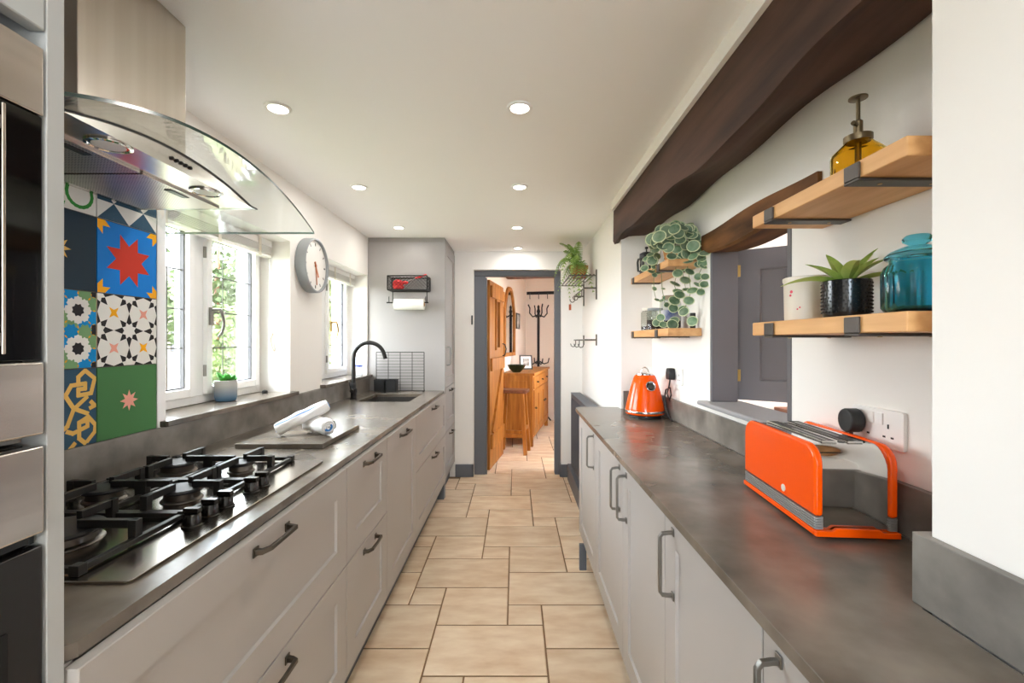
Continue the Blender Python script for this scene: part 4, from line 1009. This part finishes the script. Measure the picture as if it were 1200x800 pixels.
# black hobnail planter with agave
x, y, z = .752, 1.02, 1.377
t = thing('potted_agave', 'green spiky agave in a black hobnail pot on the lower shelf', 'plant', (x, y, z))
pot = obj('pot', MB().lathe([(.04, z), (.044, z+.003), (.047, z+.02), (.048, z+.084), (.046, z+.086), (.044, z+.078)], 32, (x, y, 0)), mat('black_glaze', (16, 16, 17), .18), t, smooth=40)
b = MB()
for r_ in range(9):
    for k in range(34):
        a = 2*pi*(k + .5*(r_ % 2))/34; rad = .0475
        b.ball((x + rad*cos(a), y + rad*sin(a), z+.014+r_*.008), .0019, 6, 4)
obj('hobnails', b, pot.data.materials[0], pot, smooth=60)['kind'] = 'stuff'
obj('soil', MB().lathe([(.0435, z+.07), (.0435, z+.077), (.001, z+.079)], 20, (x, y, 0)), M['soil'], t)
def blade(L, w, lift, droop, n=8):
    b = MB()
    for i in range(n+1):
        u = i/n; ww = w*(1-u)**.6*(1 + .5*sin(pi*u)) + .0005; r_ = L*u; zz = lift*u - droop*u*u
        b.v += [(r_, -ww, zz + ww*.5), (r_, 0, zz), (r_, ww, zz + ww*.5), (r_, 0, zz - .003*(1-u) - .0004)]
    for i in range(n):
        for j in range(4): b.f.append([i*4+j, i*4+(j+1)%4, i*4+4+(j+1)%4, i*4+4+j]); b.m.append(0)
    return b
kinds = [obj('leaf', blade(.10, .013, .085, .025), M['agave'], t, smooth=50, local=True), obj('leaf', blade(.12, .013, .06, .05), M['agave'], t, smooth=50, local=True)]
kinds[0].location = (0, 0, .078); kinds[1].location = (0, 0, .078); kinds[1].rotation_euler = (0, 0, 1.0)
for k in range(2, 13):
    s_ = random.uniform(.75, 1.05); link_copy(kinds[k % 2], t, (.006*cos(k*2.4), .006*sin(k*2.4), .077), (0, R(random.uniform(-25, 8)), k*2.4), (s_, s_, s_))
# turquoise jar
x, y, z = .757, .845, 1.377
t = thing('turquoise_jar', 'turquoise ribbed glass jar with knobbed lid on the lower shelf', 'jar', (x, y, z))
b = MB(); n = 96
prof = [(.001, 0), (.042, 0), (.048, .003), (.052, .012), (.0525, .078), (.05, .09), (.043, .096), (.043, .103), (.039, .103), (.039, .094), (.045, .088), (.0475, .076), (.047, .014), (.04, .008), (.001, .008)]
for r_, h_ in prof:
    for i in range(n):
        a = 2*pi*i/n; q = r_*(1 + (.05*abs(sin(a*12)) if .006 < h_ < .085 and r_ > .05 else 0)); b.v.append((x + q*cos(a), y + q*sin(a), z + h_))
for k in range(len(prof)-1):
    for i in range(n): b.f.append([k*n+i, k*n+(i+1)%n, (k+1)*n+(i+1)%n, (k+1)*n+i]); b.m.append(0)
obj('jar_body', b, M['teal'], t, smooth=50)
lid = obj('lid', MB().lathe([(.047, z+.1035), (.05, z+.106), (.05, z+.11), (.042, z+.118), (.025, z+.126), (.012, z+.128), (.014, z+.131), (.022, z+.136), (.023, z+.142), (.018, z+.148), (.001, z+.15)], 36, (x, y, 0)), M['teal'], t, smooth=50)
# ------------------------------------------------------------------ small shelves: cafetiere, jars, trailing plant
x, y, z = .755, 2.585, 1.701
t = thing('cafetiere', 'black framed glass cafetiere on the small upper shelf', 'cafetiere', (x, y, z))
obj('beaker', MB().lathe([(.035, z+.006), (.036, z+.01), (.036, z+.118)], 24, (x, y, 0)), M['jar'], t, smooth=40)
obj('base_ring', MB().lathe([(.037, z), (.039, z+.003), (.039, z+.022), (.037, z+.024)], 24, (x, y, 0)), M['black'], t, smooth=40)
for k in range(4):
    a = R(45 + 90*k); obj('frame_strip', MB().obox((x + .038*cos(a), y + .038*sin(a), z+.02), (x + .038*cos(a), y + .038*sin(a), z+.12), .012, .003, up=(cos(a), sin(a), 0)), M['black'], t)
obj('band', MB().lathe([(.038, z+.098), (.0395, z+.10), (.0395, z+.114), (.038, z+.116)], 24, (x, y, 0)), M['black'], t, smooth=40)
obj('lid', MB().lathe([(.039, z+.119), (.039, z+.128), (.025, z+.136), (.004, z+.138), (.003, z+.155), (.009, z+.158), (.009, z+.168), (.002, z+.17)], 24, (x, y, 0)), M['black'], t, smooth=40)
obj('handle', MB().tube([(x-.02, y+.034, z+.108), (x-.03, y+.065, z+.108), (x-.032, y+.07, z+.09), (x-.03, y+.066, z+.04), (x-.02, y+.034, z+.03)], .006, 8), M['black'], t, smooth=60)
z = 1.387
def jar(x, y, r, h, label, lidm, fill=None, stripe=False):
    t = thing('storage_jar', label, 'jar', (x, y, z), group='glass jars on the small lower shelf')
    obj('glass', MB().lathe([(r*.92, z), (r, z+.004), (r, z+h*.78), (r*.86, z+h*.86), (r*.84, z+h*.88)], 28, (x, y, 0)), M['jar'], t, smooth=40)
    obj('lid', MB().lathe([(r*.88, z+h*.885), (r*.9, z+h*.9), (r*.9, z+h*.985), (r*.86, z+h)], 28, (x, y, 0)), lidm, t, smooth=40)
    if fill: obj('contents', MB().lathe([(r*.88, z+.006), (r*.94, z+.01), (r*.94, z+h*fill), (.001, z+h*fill+.004)], 24, (x, y, 0)), M['coffee'], t, smooth=40)
    if stripe: obj('label_band', MB().lathe([(r*1.005, z+h*.25), (r*1.01, z+h*.26), (r*1.01, z+h*.55), (r*1.005, z+h*.56)], 28, (x, y, 0)), mat('jar_label', (46, 74, 140), .5, c2=(225, 222, 214), nscale=9), t)
jar(.755, 2.53, .046, .125, 'squat glass jar with cream lid and dark coffee beans', M['cream'], .18)
jar(.745, 2.395, .044, .115, 'small glass jar with grey lid between two other jars', M['clockgrey'], .45)
jar(.775, 2.235, .048, .165, 'tall glass jar with blue label at the near end of the small shelf', mat('cork_lid', (150, 130, 112), .7), .3, True)
tag(obj('pepper_mill', MB().lathe([(.011, z), (.0125, z+.002), (.0125, z+.05), (.011, z+.052), (.0125, z+.055), (.0125, z+.068), (.010, z+.07)], 18, (.82, 2.075, 0)), M['black'], smooth=40), 'slim black cylinder standing at the shelf end near the hatch', 'mill')
# trailing plant
x, y, z = .765, 2.15, 1.701
t = thing('trailing_plant', 'trailing plant with round cream edged leaves spilling off the small shelf', 'plant', (x, y, z))
obj('pot', MB().lathe([(.04, z), (.045, z+.003), (.056, z+.06), (.058, z+.062)], 28, (x, y, 0)), mat('wooden_planter', (190, 130, 70), .6), t, smooth=40)
obj('pot_top', MB().lathe([(.0582, z+.0625), (.062, z+.11), (.058, z+.112), (.054, z+.1)], 28, (x, y, 0)), mat('lilac_grey_glaze', (170, 166, 176), .5), t, smooth=40)
obj('soil', MB().lathe([(.053, z+.085), (.053, z+.1), (.001, z+.104)], 20, (x, y, 0)), M['soil'], t)
def round_leaf(r):
    b = MB(); n = 14; ring = lambda q, zz: [(q*cos(2*pi*i/n)*(1 if cos(2*pi*i/n) < .6 else 1.08), q*.94*sin(2*pi*i/n), zz) for i in range(n)]
    b.v = [(0, 0, -.06*r)] + ring(r*.84, 0) + ring(r, -.05*r) + ring(r*.84, -.06*r) + [(0, 0, -.12*r)]
    for i in range(n):
        j = (i+1) % n
        b.f += [[0, 1+i, 1+j], [1+i, 1+n+i, 1+n+j, 1+j], [1+n+i, 1+2*n+i, 1+2*n+j, 1+n+j], [1+3*n, 1+2*n+j, 1+2*n+i]]; b.m += [0, 1, 1, 0]
    return b
LP = round_leaf(.026)
pts = []
rnd = random.Random(5)
def leaf_at(px, py, Y, s): pts.append((P(px, py, Y), s))
# crown
for k in range(72):
    a = rnd.uniform(0, 2*pi); e = rnd.uniform(-.15, 1.35); r_ = .115
    q = Vector((x-.005 + r_*cos(a)*cos(e)*.85, y + r_*sin(a)*cos(e), z + .105 + .07*sin(e)))
    if q.x > .825: q.x = .825
    pts.append((q, rnd.uniform(.8, 1.2)))
for (a_, b_) in ((781,271),(790,268),(800,266),(772,277),(797,281),(803,287),(810,275),(818,285),(823,292),(783,283),(776,289),(768,284),(806,296),(815,298),(793,292),(812,288),(786,277),(764,280),(806,270),(795,273),(800,300),(822,303)):
    Yj = rnd.uniform(1.99, 2.06); q = P(a_, b_, Yj)
    if q.x > .828: q.x = .828
    pts.append((q, rnd.uniform(.95, 1.3)))
strands = [[(808,318),(811,340),(807,352),(801,365),(811,376)], [(792,306),(794,320),(791,332),(796,345),(790,352),(789,361),(800,363)], [(802,296),(800,312),(803,328),(805,339),(794,341)], [(818,310),(824,312),(818,324),(826,324),(817,333),(825,333),(821,342)],
           [(764,288),(762,298),(757,303),(755,314),(763,318),(767,312),(770,300)], [(772,280),(768,292),(764,305),(770,318)], [(767,322),(767,338),(770,351),(775,352),(774,372),(769,378),(777,380)], [(776,318),(777,338),(779,349),(781,357)],
           [(790,375),(788,380)], [(783,290),(787,300),(806,306),(812,300),(822,302)], [(826,296),(823,308),(815,300)]]
smalls = {6: .55, 7: .5}
for si, st in enumerate(strands):
    Yd = 2.02 + .05*(si % 3)
    if 4 <= si <= 7: Yd = 2.2
    base = Vector((x, y, z+.11)); pth = [base]
    for (a_, b_) in st:
        Yj = Yd + rnd.uniform(-.02, .02); p_ = P(a_, b_, Yj)
        if p_.x > .828: p_ = P(a_, b_, .828*F/(a_-CX))
        pth.append(p_); 
        sz = rnd.uniform(.85, 1.1) if si not in (3, 4) else rnd.uniform(.65, .8)
        sz *= smalls.get(si, 1)
        if si in smalls and b_ > 370: sz = .8
        pts.append((p_, sz))
    if si != 8:
        mid = (base + pth[1])/2; mid.z = base.z + .02
        obj('vine', MB().tube([base, mid] + [p + Vector((0, .012, -.004)) for p in pth[1:]], .0014, 5), M['stem'], t)
me_src = None
for i, (p_, s_) in enumerate(pts):
    d = Vector((-.35, -1, .35)) + Vector((rnd.uniform(-.8, .8), rnd.uniform(-.4, .4), rnd.uniform(-.6, .9)))
    q = d.normalized().to_track_quat('Z', 'Y').to_euler()
    if me_src is None:
        me_src = obj('leaf', LP, [M['leafin'], M['leafrim']], t, smooth=60, local=True); o = me_src
    else: o = link_copy(me_src, t)
    o.location = p_ - t.location; o.rotation_euler = q; o.scale = (s_,)*3

# ------------------------------------------------------------------ fern rack, hooks, radiator on the far right wall
yn, yf, xw = 3.60, 4.27, XR
zr = 1.325 + 67*4.22/F
t = thing('wall_rack', 'dark metal slatted wall rack with hook rail holding the fern', 'rack', (.55, 3.93, zr))
for k in range(7):
    xx = .445 + k*.031; obj('slat', MB().box(xx-.004, xx+.004, yn, yf, zr-.004, zr+.004), M['bronze'], t)
for yy in (yn, yf): obj('cross_bar', MB().box(.435, .65, yy-.005, yy+.005, zr-.012, zr-.0045), M['bronze'], t)
for yy in (yn, yf):
    obj('wall_bar', MB().box(.644, .6545, yy-.007, yy+.007, zr-.20, zr+.04), M['bronze'], t)
    obj('arm', MB().box(.555, .6435, yy-.005, yy+.005, zr-.115, zr-.103), M['bronze'], t)
obj('rail', MB().tube([(.555, yn, zr-.109), (.555, yf, zr-.109)], .006, 8), M['bronze'], t)
def hook(parent, x, y, z):
    obj('hook', MB().tube([(x, y, z), (x, y, z-.035), (x-.008, y, z-.055), (x-.025, y, z-.06), (x-.04, y, z-.05), (x-.046, y, z-.03)], .004, 6), M['bronze'], parent, smooth=60)
for yy in (3.75, 3.98, 4.2): hook(t, .555, yy, zr-.112)
tg = thing('key_tag', 'small brown luggage tag hanging from the rack hook', 'tag', (.52, 4.2, zr-.25))
obj('tag_card', MB().box(.5, .522, 4.196, 4.2, zr-.245, zr-.19), M['terracotta'], tg, bevel=.002)
obj('string', MB().tube([(.512, 4.198, zr-.19), (.521, 4.199, zr-.174)], .0012, 5), M['black'], tg)
zh = 1.338
t = thing('hook_rail', 'dark metal hook rail on the white wall above the radiator', 'hook rail', (.6, 3.93, zh))
for yy in (yn, yf):
    obj('wall_bar', MB().box(.644, .6545, yy-.007, yy+.007, zh-.045, zh+.045), M['bronze'], t)
    obj('arm', MB().box(.56, .6435, yy-.005, yy+.005, zh-.006, zh+.006), M['bronze'], t)
obj('rail', MB().tube([(.56, yn, zh), (.56, yf, zh)], .006, 8), M['bronze'], t)
for yy in (3.68, 3.93, 4.18): hook(t, .56, yy, zh-.003)
# fern
x, y, z = .545, 3.86, zr+.005
t = thing('potted_fern', 'bushy green fern in a terracotta pot on the wall rack', 'plant', (x, y, z))
obj('pot', MB().lathe([(.055, z), (.06, z+.003), (.072, z+.075), (.08, z+.078), (.082, z+.105), (.074, z+.106), (.07, z+.095)], 28, (x, y, 0)), M['terracotta'], t, smooth=40)
obj('soil', MB().lathe([(.069, z+.08), (.069, z+.095), (.001, z+.1)], 20, (x, y, 0)), M['soil'], t)
def frond(L, lift, droop, w=.034, n=18):
    b = MB(); pos = lambda u: Vector((L*u*(1-.12*u), 0, lift*u - droop*u*u))
    b.tube([pos(i/10) for i in range(11)], [.0022*(1-.08*i) for i in range(11)], 4)
    for i in range(2, n):
        u = i/n; p_ = pos(u); ww = w*(max(0, sin(pi*min(1, u*1.02)))**.6 + .12)*(1-.35*u)
        tg_ = (pos(min(1, u+.03)) - pos(u-.03)).normalized()
        for s in (-1, 1):
            tip = p_ + tg_*ww*.35 + Vector((0, s*ww*.92, -ww*.45)); a_ = tg_*(L/n*.55)
            b.add([p_ - a_, p_ + a_, tip + a_*.35, tip - a_*.2], [(0,1,2,3)])
    return b
fr = [obj('frond', frond(.19, .46, .25, .05), M['fern'], t, local=True, recalc=False), obj('frond', frond(.30, .48, .56, .05), M['fern'], t, local=True, recalc=False), obj('frond', frond(.25, .28, .58, .05), M['fern'], t, local=True, recalc=False)]
for i, f_ in enumerate(fr): f_.location = (0, 0, .095); f_.rotation_euler = (0, 0, R((175, 230, 262)[i]))
for k in range(3, 40):
    a = R(k*137.5); c_ = cos(a); s_ = .95 if c_ < .3 else .33
    s_ *= random.uniform(.75, 1.05)
    lim = .95; link_copy(fr[k % 3], t, (.012*cos(a), .012*sin(a), .095), (R(random.uniform(-15, 15)), R(random.uniform(-8, 10)), a), (s_, s_, min(s_, .95)))
# radiator
t = thing('radiator', 'anthracite panel radiator on the wall beyond the right worktop', 'radiator', (.58, 3.58, .17))
y0, y1, z0, z1 = 2.93, 4.24, .17, .845
obj('front_panel', MB().box(.525, .54, y0, y1, z0, z1-.012), M['rad'], t, bevel=.004)
obj('rear_panel', MB().box(.60, .612, y0, y1, z0, z1-.012), M['rad'], t, bevel=.003)
obj('top_grille', MB().box(.523, .614, y0-.002, y1+.002, z1-.0115, z1), M['rad'], t, bevel=.003)
for yy in (y0, y1-.004): obj('side_cover', MB().box(.5405, .5995, yy, yy+.004, z0+.01, z1-.0125), M['rad'], t)
for k in range(36): yy = y0 + .03 + k*.035; obj('ridge', MB().box(.5225, .5245, yy, yy+.016, z0+.03, z1-.04), M['rad'], t)
for yy in (y0+.2, y1-.2): obj('wall_bracket', MB().box(.6125, .654, yy-.015, yy+.015, .5, .7), M['rad'], t)

# ------------------------------------------------------------------ hall things
def hthing(name, label, cat, u, v, z=0, rz=0, group=None):
    p_ = hallpt(u, v, z); return thing(name, label, cat, p_, -HA + rz, group)
# pine sideboard (local frame: x = away from wall, y = along the hall)
t = hthing('pine_sideboard', 'honey pine sideboard with drawers and doors in the hall', 'sideboard', .03, 1.12)
D_, L_, Ht = .42, 1.50, .925
obj('carcass', MB().box(.012, D_-.012, .012, L_-.012, .10, Ht-.03), M['pine'], t, local=True)
obj('top', MB().box(0, D_+.018, -.018, L_+.018, Ht-.029, Ht), M['pine'], t, local=True, bevel=.004)
for xx in (.005, D_-.06):
    for yy in (.0, L_-.055): obj('leg', MB().box(xx, xx+.055, yy, yy+.055, 0, Ht-.0295), M['pine'], t, local=True, bevel=.003)
def pull(parent, x_, y_, z_): obj('pull', MB().tube([(x_, y_-.035, z_), (x_+.02, y_-.03, z_-.008), (x_+.024, y_, z_-.012), (x_+.02, y_+.03, z_-.008), (x_, y_+.035, z_)], .005, 6), M['black'], parent, local=True)
for k in range(3):
    ya, yb_ = .07 + k*.455, .07 + (k+1)*.455 - .01
    d = obj('drawer', MB().box(D_-.012+.0005, D_+.004, ya, yb_, .72, .87), M['pine'], t, local=True, bevel=.003); pull(d, D_+.004, (ya+yb_)/2, .80)
    d = obj('door', MB().shaker(D_+.004, ya, yb_, .14, .705, 1, t=.015, rail=.07), M['pine'], t, local=True); pull(d, D_+.004, ya+.06 if k != 1 else yb_-.06, .48)
obj('end_panel', MB().box(.09, D_-.085, .004, .0115, .16, Ht-.10), M['pine'], t, local=True)
# stool
t = hthing('bar_stool', 'pine bar stool with dark seat before the sideboard', 'stool', .265, .82)
b = MB(); b.prism(rrect(-.17, .17, -.125, .125, .02, 4), .715, .755); obj('seat', b, M['brownwood'], t, local=True, bevel=.008)
for sx in (-1, 1):
    for sy in (-1, 1): obj('leg', MB().obox((sx*.115, sy*.085, .714), (sx*.16, sy*.12, 0), .042, .042, up=(0, 1, 0)), M['pine'], t, local=True, bevel=.004)
for sy in (-1, 1): obj('stretcher', MB().obox((-.14, sy*.109, .22), (.14, sy*.109, .22), .022, .04), M['pine'], t, local=True)
for sx in (-1, 1): obj('stretcher', MB().obox((sx*.146, -.10, .30), (sx*.146, .10, .30), .022, .04), M['pine'], t, local=True)
# bowl, frame
t = hthing('green_bowl', 'dark green glazed bowl on the near end of the sideboard', 'bowl', .20, 1.30, Ht+.0005)
obj('bowl', MB().lathe([(.05, 0), (.055, .004), (.10, .05), (.125, .095), (.120, .096), (.095, .055), (.05, .012), (.001, .010)], 32), M['green_glaze'], t, local=True, smooth=50)
obj('foot_ring', MB().lathe([(.051, -.0003), (.054, .003)], 24), M['green_glaze'], t, local=True)
t = hthing('photo_frame', 'black photo frame leaning back on the sideboard', 'photo frame', .23, 1.86, Ht+.003); t.rotation_euler = (R(-12), 0, R(12))
b = MB(); w_, h_ = .185, .205
b.box(-w_/2, -w_/2+.018, 0, .014, 0, h_).box(w_/2-.018, w_/2, 0, .014, 0, h_).box(-w_/2+.018, w_/2-.018, 0, .014, 0, .018).box(-w_/2+.018, w_/2-.018, 0, .014, h_-.018, h_)
obj('frame', b, M['black'], t, local=True)
obj('mount', MB().box(-w_/2+.018, w_/2-.018, .004, .010, .018, h_-.018), M['white'], t, local=True)
obj('photo', MB().box(-.045, .045, .0025, .0038, .05, h_-.05), M['photo'], t, local=True)
obj('strut', MB().obox((0, .016, .14), (0, .075, .015), .03, .003), M['black'], t, local=True)
# arched mirror on the hall wall
t = hthing('arched_mirror', 'gothic arched mirror in brown wooden frame on the hall wall', 'mirror', .002, 1.72, 1.12)
def gothic(w, h, sp):  # half width, total height, spring height
    out = [(-w, 0), (w, 0), (w, sp)]
    for i in range(1, 9): q = i/8; out.append((w*(1-q)**.75 if q < 1 else 0, sp + (h-sp)*sin(q*pi/2)))
    return out + [(-a, b_) for a, b_ in out[-2:2:-1]] + [(-w, sp)]
o_, i_ = gothic(.35, .97, .62), [(a*.82, .05 + b_*.90) for a, b_ in gothic(.35, .97, .62)]
b = MB(); n = len(o_)
b.v = [(0, a, c_) for a, c_ in o_] + [(.03, a, c_) for a, c_ in o_] + [(.03, a, c_) for a, c_ in i_] + [(0.008, a, c_) for a, c_ in i_]
for L in range(3):
    for i in range(n): b.f.append([L*n+i, L*n+(i+1)%n, L*n+n+(i+1)%n, L*n+n+i]); b.m.append(0)
for i in range(n): b.f.append([3*n+i, 3*n+(i+1)%n, (i+1)%n, i]); b.m.append(0)
obj('frame', b, M['pine'], t, local=True)
obj('glass', MB().prism([(a*.995, c_) for a, c_ in i_], .010, .014, 'x'), M['mirror'], t, local=True)
# small picture
t = hthing('wall_picture', 'small dark framed picture between mirror and hall corner', 'picture', .002, 2.36, 1.52)
b = MB(); b.box(0, .015, -.13, -.11, 0, .24).box(0, .015, .11, .13, 0, .24).box(0, .015, -.11, .11, 0, .02).box(0, .015, -.11, .11, .22, .24); obj('frame', b, M['black'], t, local=True)
obj('print', MB().box(.002, .008, -.11, .11, .02, .22), M['photo'], t, local=True)
# coat stand
t = hthing('coat_stand', 'dark bentwood coat stand behind the sideboard in the hall', 'coat stand', .25, 2.88)
obj('pole', MB().lathe([(.022, .02), (.022, 1.80), (.03, 1.81), (.03, 1.83), (.018, 1.86), (.022, 1.90), (.004, 1.93)], 16), M['black'], t, local=True, smooth=40)
for k in range(4):
    a = R(90*k + 30); c_, s_ = cos(a), sin(a)
    obj('coat_hook', MB().tube([(.02*c_, .02*s_, 1.76), (.10*c_, .10*s_, 1.73), (.155*c_, .155*s_, 1.79), (.15*c_, .15*s_, 1.87), (.18*c_, .18*s_, 1.93)], .011, 8), M['black'], t, smooth=60, local=True)
    obj('umbrella_arm', MB().tube([(.02*c_, .02*s_, 1.0), (.10*c_, .10*s_, .955), (.17*c_, .17*s_, .975), (.19*c_, .19*s_, 1.05)], .010, 8), M['black'], t, smooth=60, local=True)
    obj('foot', MB().tube([(.02*c_, .02*s_, .35), (.08*c_, .08*s_, .16), (.19*c_, .19*s_, .05), (.22*c_, .22*s_, .013)], .012, 8), M['black'], t, smooth=60, local=True)
t = hthing('coat_rail', 'long dark coat rail with hooks high on the hall wall', 'coat rail', .5, 3.092, 2.12)
obj('board', MB().box(-.48, .9, -.02, .0, 0, .05), M['black'], t, local=True)
for k in range(9): obj('peg', MB().tube([(-.42 + k*.15, -.02, .015), (-.42 + k*.15, -.05, 0), (-.42 + k*.15, -.055, -.06), (-.42 + k*.15, -.035, -.075)], .006, 6), M['black'], t, local=True)
# open pine door
t = thing('pine_door', 'open honey pine ledged door with small leaded light', 'door', (-.262, 4.575, 0), R(80)); 
dw, dh, dt = .70, 1.955, .026
NB = 5; bw = dw/NB
wz0, wz1, wy0, wy1 = 1.26, 1.76, .20, .50
for k in range(NB):
    a, c_ = k*bw+.001, (k+1)*bw-.001
    if k in (2,):
        obj('plank', MB().box(a, c_, 0, dt, .012, wz0-.001), M['pine'], t, local=True, bevel=.002); obj('plank', MB().box(a, c_, 0, dt, wz1+.001, dh), M['pine'], t, local=True, bevel=.002)
    else: obj('plank', MB().box(a, c_, 0, dt, .012, dh), M['pine'], t, local=True, bevel=.002)
for zz, hh in ((.22, .15), (1.02, .13), (1.78, .12)): obj('ledge', MB().box(.03, dw-.03, -.024, -.0005, zz, zz+hh), M['pine'], t, local=True, bevel=.004)
obj('brace', MB().obox((.10, -.012, .375), (dw-.10, -.012, 1.015), .022, .10, up=(0, 0, 1)), M['pine'], t, local=True)
k0, k1 = 2*bw, 3*bw
fr_ = MB(); fr_.box(k0-.03, k0, -.02, -.0005, wz0-.03, wz1).box(k1, k1+.03, -.02, -.0005, wz0-.03, wz1).box(k0, k1, -.02, -.0005, wz0-.03, wz0).box(k0-.03, k1+.03, -.02, -.0005, wz1, wz1+.018)
wf = obj('light_frame', fr_, M['pine'], t, local=True)
obj('pane', MB().box(k0+.001, k1-.001, .010, .015, wz0+.001, wz1-.001), M['glass'], wf, local=True)
for q in range(1, 5): zz = wz0 + (wz1-wz0)*q/5; obj('lead_strip', MB().box(k0+.001, k1-.001, .008, .0095, zz-.004, zz+.004), M['lead'], wf, local=True)
obj('lead_strip', MB().box((k0+k1)/2-.004, (k0+k1)/2+.004, .0065, .0078, wz0+.001, wz1-.001), M['lead'], wf, local=True)
obj('latch', MB().tube([(dw-.06, -.002, 1.30), (dw-.06, -.03, 1.29), (dw-.06, -.045, 1.24), (dw-.06, -.03, 1.17), (dw-.06, -.002, 1.16)], .007, 8), M['black'], t, local=True, smooth=60)

# ------------------------------------------------------------------ garden outside the windows
struct('ground', MB().box(-40, -1.55, -25, 60, -.5, -.35), mat('garden_lawn', (84, 96, 56), .95, c2=(112, 104, 80), nscale=.6), 'garden lawn and gravel seen through the windows', 'ground')
def tree(name, label, loc, h, rx, rz_, col, seed, trunk=True, nl=2600, sz=.16, cat='tree'):
    rnd = random.Random(seed); t = thing(name, label, cat, loc)
    if trunk:
        obj('trunk', MB().tube([(0, 0, 0), (.1, 0, h*.3), (-.05, .1, h*.6), (.1, 0, h*.85)], [.16, .13, .09, .04], 8), M['brownwood'], t, local=True)
    b = MB(); zc = h - rz_
    cl = [(Vector((rnd.gauss(0, .45)*rx, rnd.gauss(0, .45)*rx, zc + rnd.gauss(0, .42)*rz_)), rnd.uniform(.35, .6)) for _ in range(16)]
    for i in range(nl):
        c_, q = cl[i % 16]; d = Vector((rnd.gauss(0, 1), rnd.gauss(0, 1), rnd.gauss(0, 1))).normalized()
        p_ = c_ + Vector((d.x*rx*q, d.y*rx*q, d.z*rz_*q))*rnd.uniform(.75, 1)
        if p_.z < .05: p_.z = .05 + .2*rnd.random()
        u = Vector((rnd.gauss(0, 1), rnd.gauss(0, 1), rnd.gauss(0, 1))).normalized(); w_ = u.cross(d); w_ = w_.normalized() if w_.length > .01 else Vector((1, 0, 0))
        u, w_ = u*sz, w_*sz*.6
        b.add([p_-u, p_+w_, p_+u, p_-w_], [(0,1,2,3)])
    o = obj('foliage', b, mat(name + '_leaves', col, .8, c2=tuple(min(255, int(c*1.35)) for c in col), nscale=3), t, local=True, recalc=False); o['kind'] = 'stuff'
    return t
tree('garden_tree', 'tall pale green garden tree seen through the nearer window', (-11.2, 16.8, -.35), 6.2, 2.6, 2.8, (50, 62, 32), 1)
tree('garden_tree', 'broad yellow green tree filling the window behind the tap', (-10.6, 26.5, -.35), 8.4, 3.2, 4.2, (70, 76, 34), 2, nl=3500)
tree('garden_tree', 'smaller tree behind the round bush in the garden', (-20.5, 32.5, -.35), 6.0, 3.0, 3.0, (52, 62, 38), 3)
tree('garden_tree', 'leafy tree at the right of the far garden', (-5.6, 15.8, -.35), 5.2, 1.8, 2.6, (70, 76, 36), 6)
tree('round_bush', 'clipped round green bush seen through the nearer window', (-6.6, 10.6, -.35), 2.0, 1.0, 1.0, (56, 68, 32), 4, trunk=False, nl=2400, sz=.07, cat='bush')
t = thing('neighbour_house', 'cream neighbouring house with grey pitched roof beyond the garden', 'house', (-17, 20, -.35))
obj('wall', MB().box(-20, -14.6, 18, 25, -.35, 2.9), mat('cream_render', (150, 140, 126), .9), t)
b = MB(); b.prism([(-20.4, 2.9), (-14.2, 2.9), (-17.3, 5.0)], 17.6, 25.4, 'y'); obj('roof', b, mat('slate_roof', (84, 78, 76), .8), t)
for y_ in (19, 21.5): obj('window', MB().box(-14.598, -14.57, y_, y_+1, .9, 2.1), M['gasket'], t)
t = thing('garden_wall', 'low reddish stone garden wall beyond the window', 'garden wall', (-7, 14, -.35))
b = MB(); b.box(-14, -3.0, 13.2, 13.5, -.35, .55); obj('stonework', b, mat('stone_wall', (120, 98, 82), .9, c2=(150, 134, 116), nscale=4, bump=.4), t)
obj('coping', MB().box(-14.05, -2.95, 13.15, 13.55, .551, .62), mat('coping_stone', (140, 130, 118), .9), t)
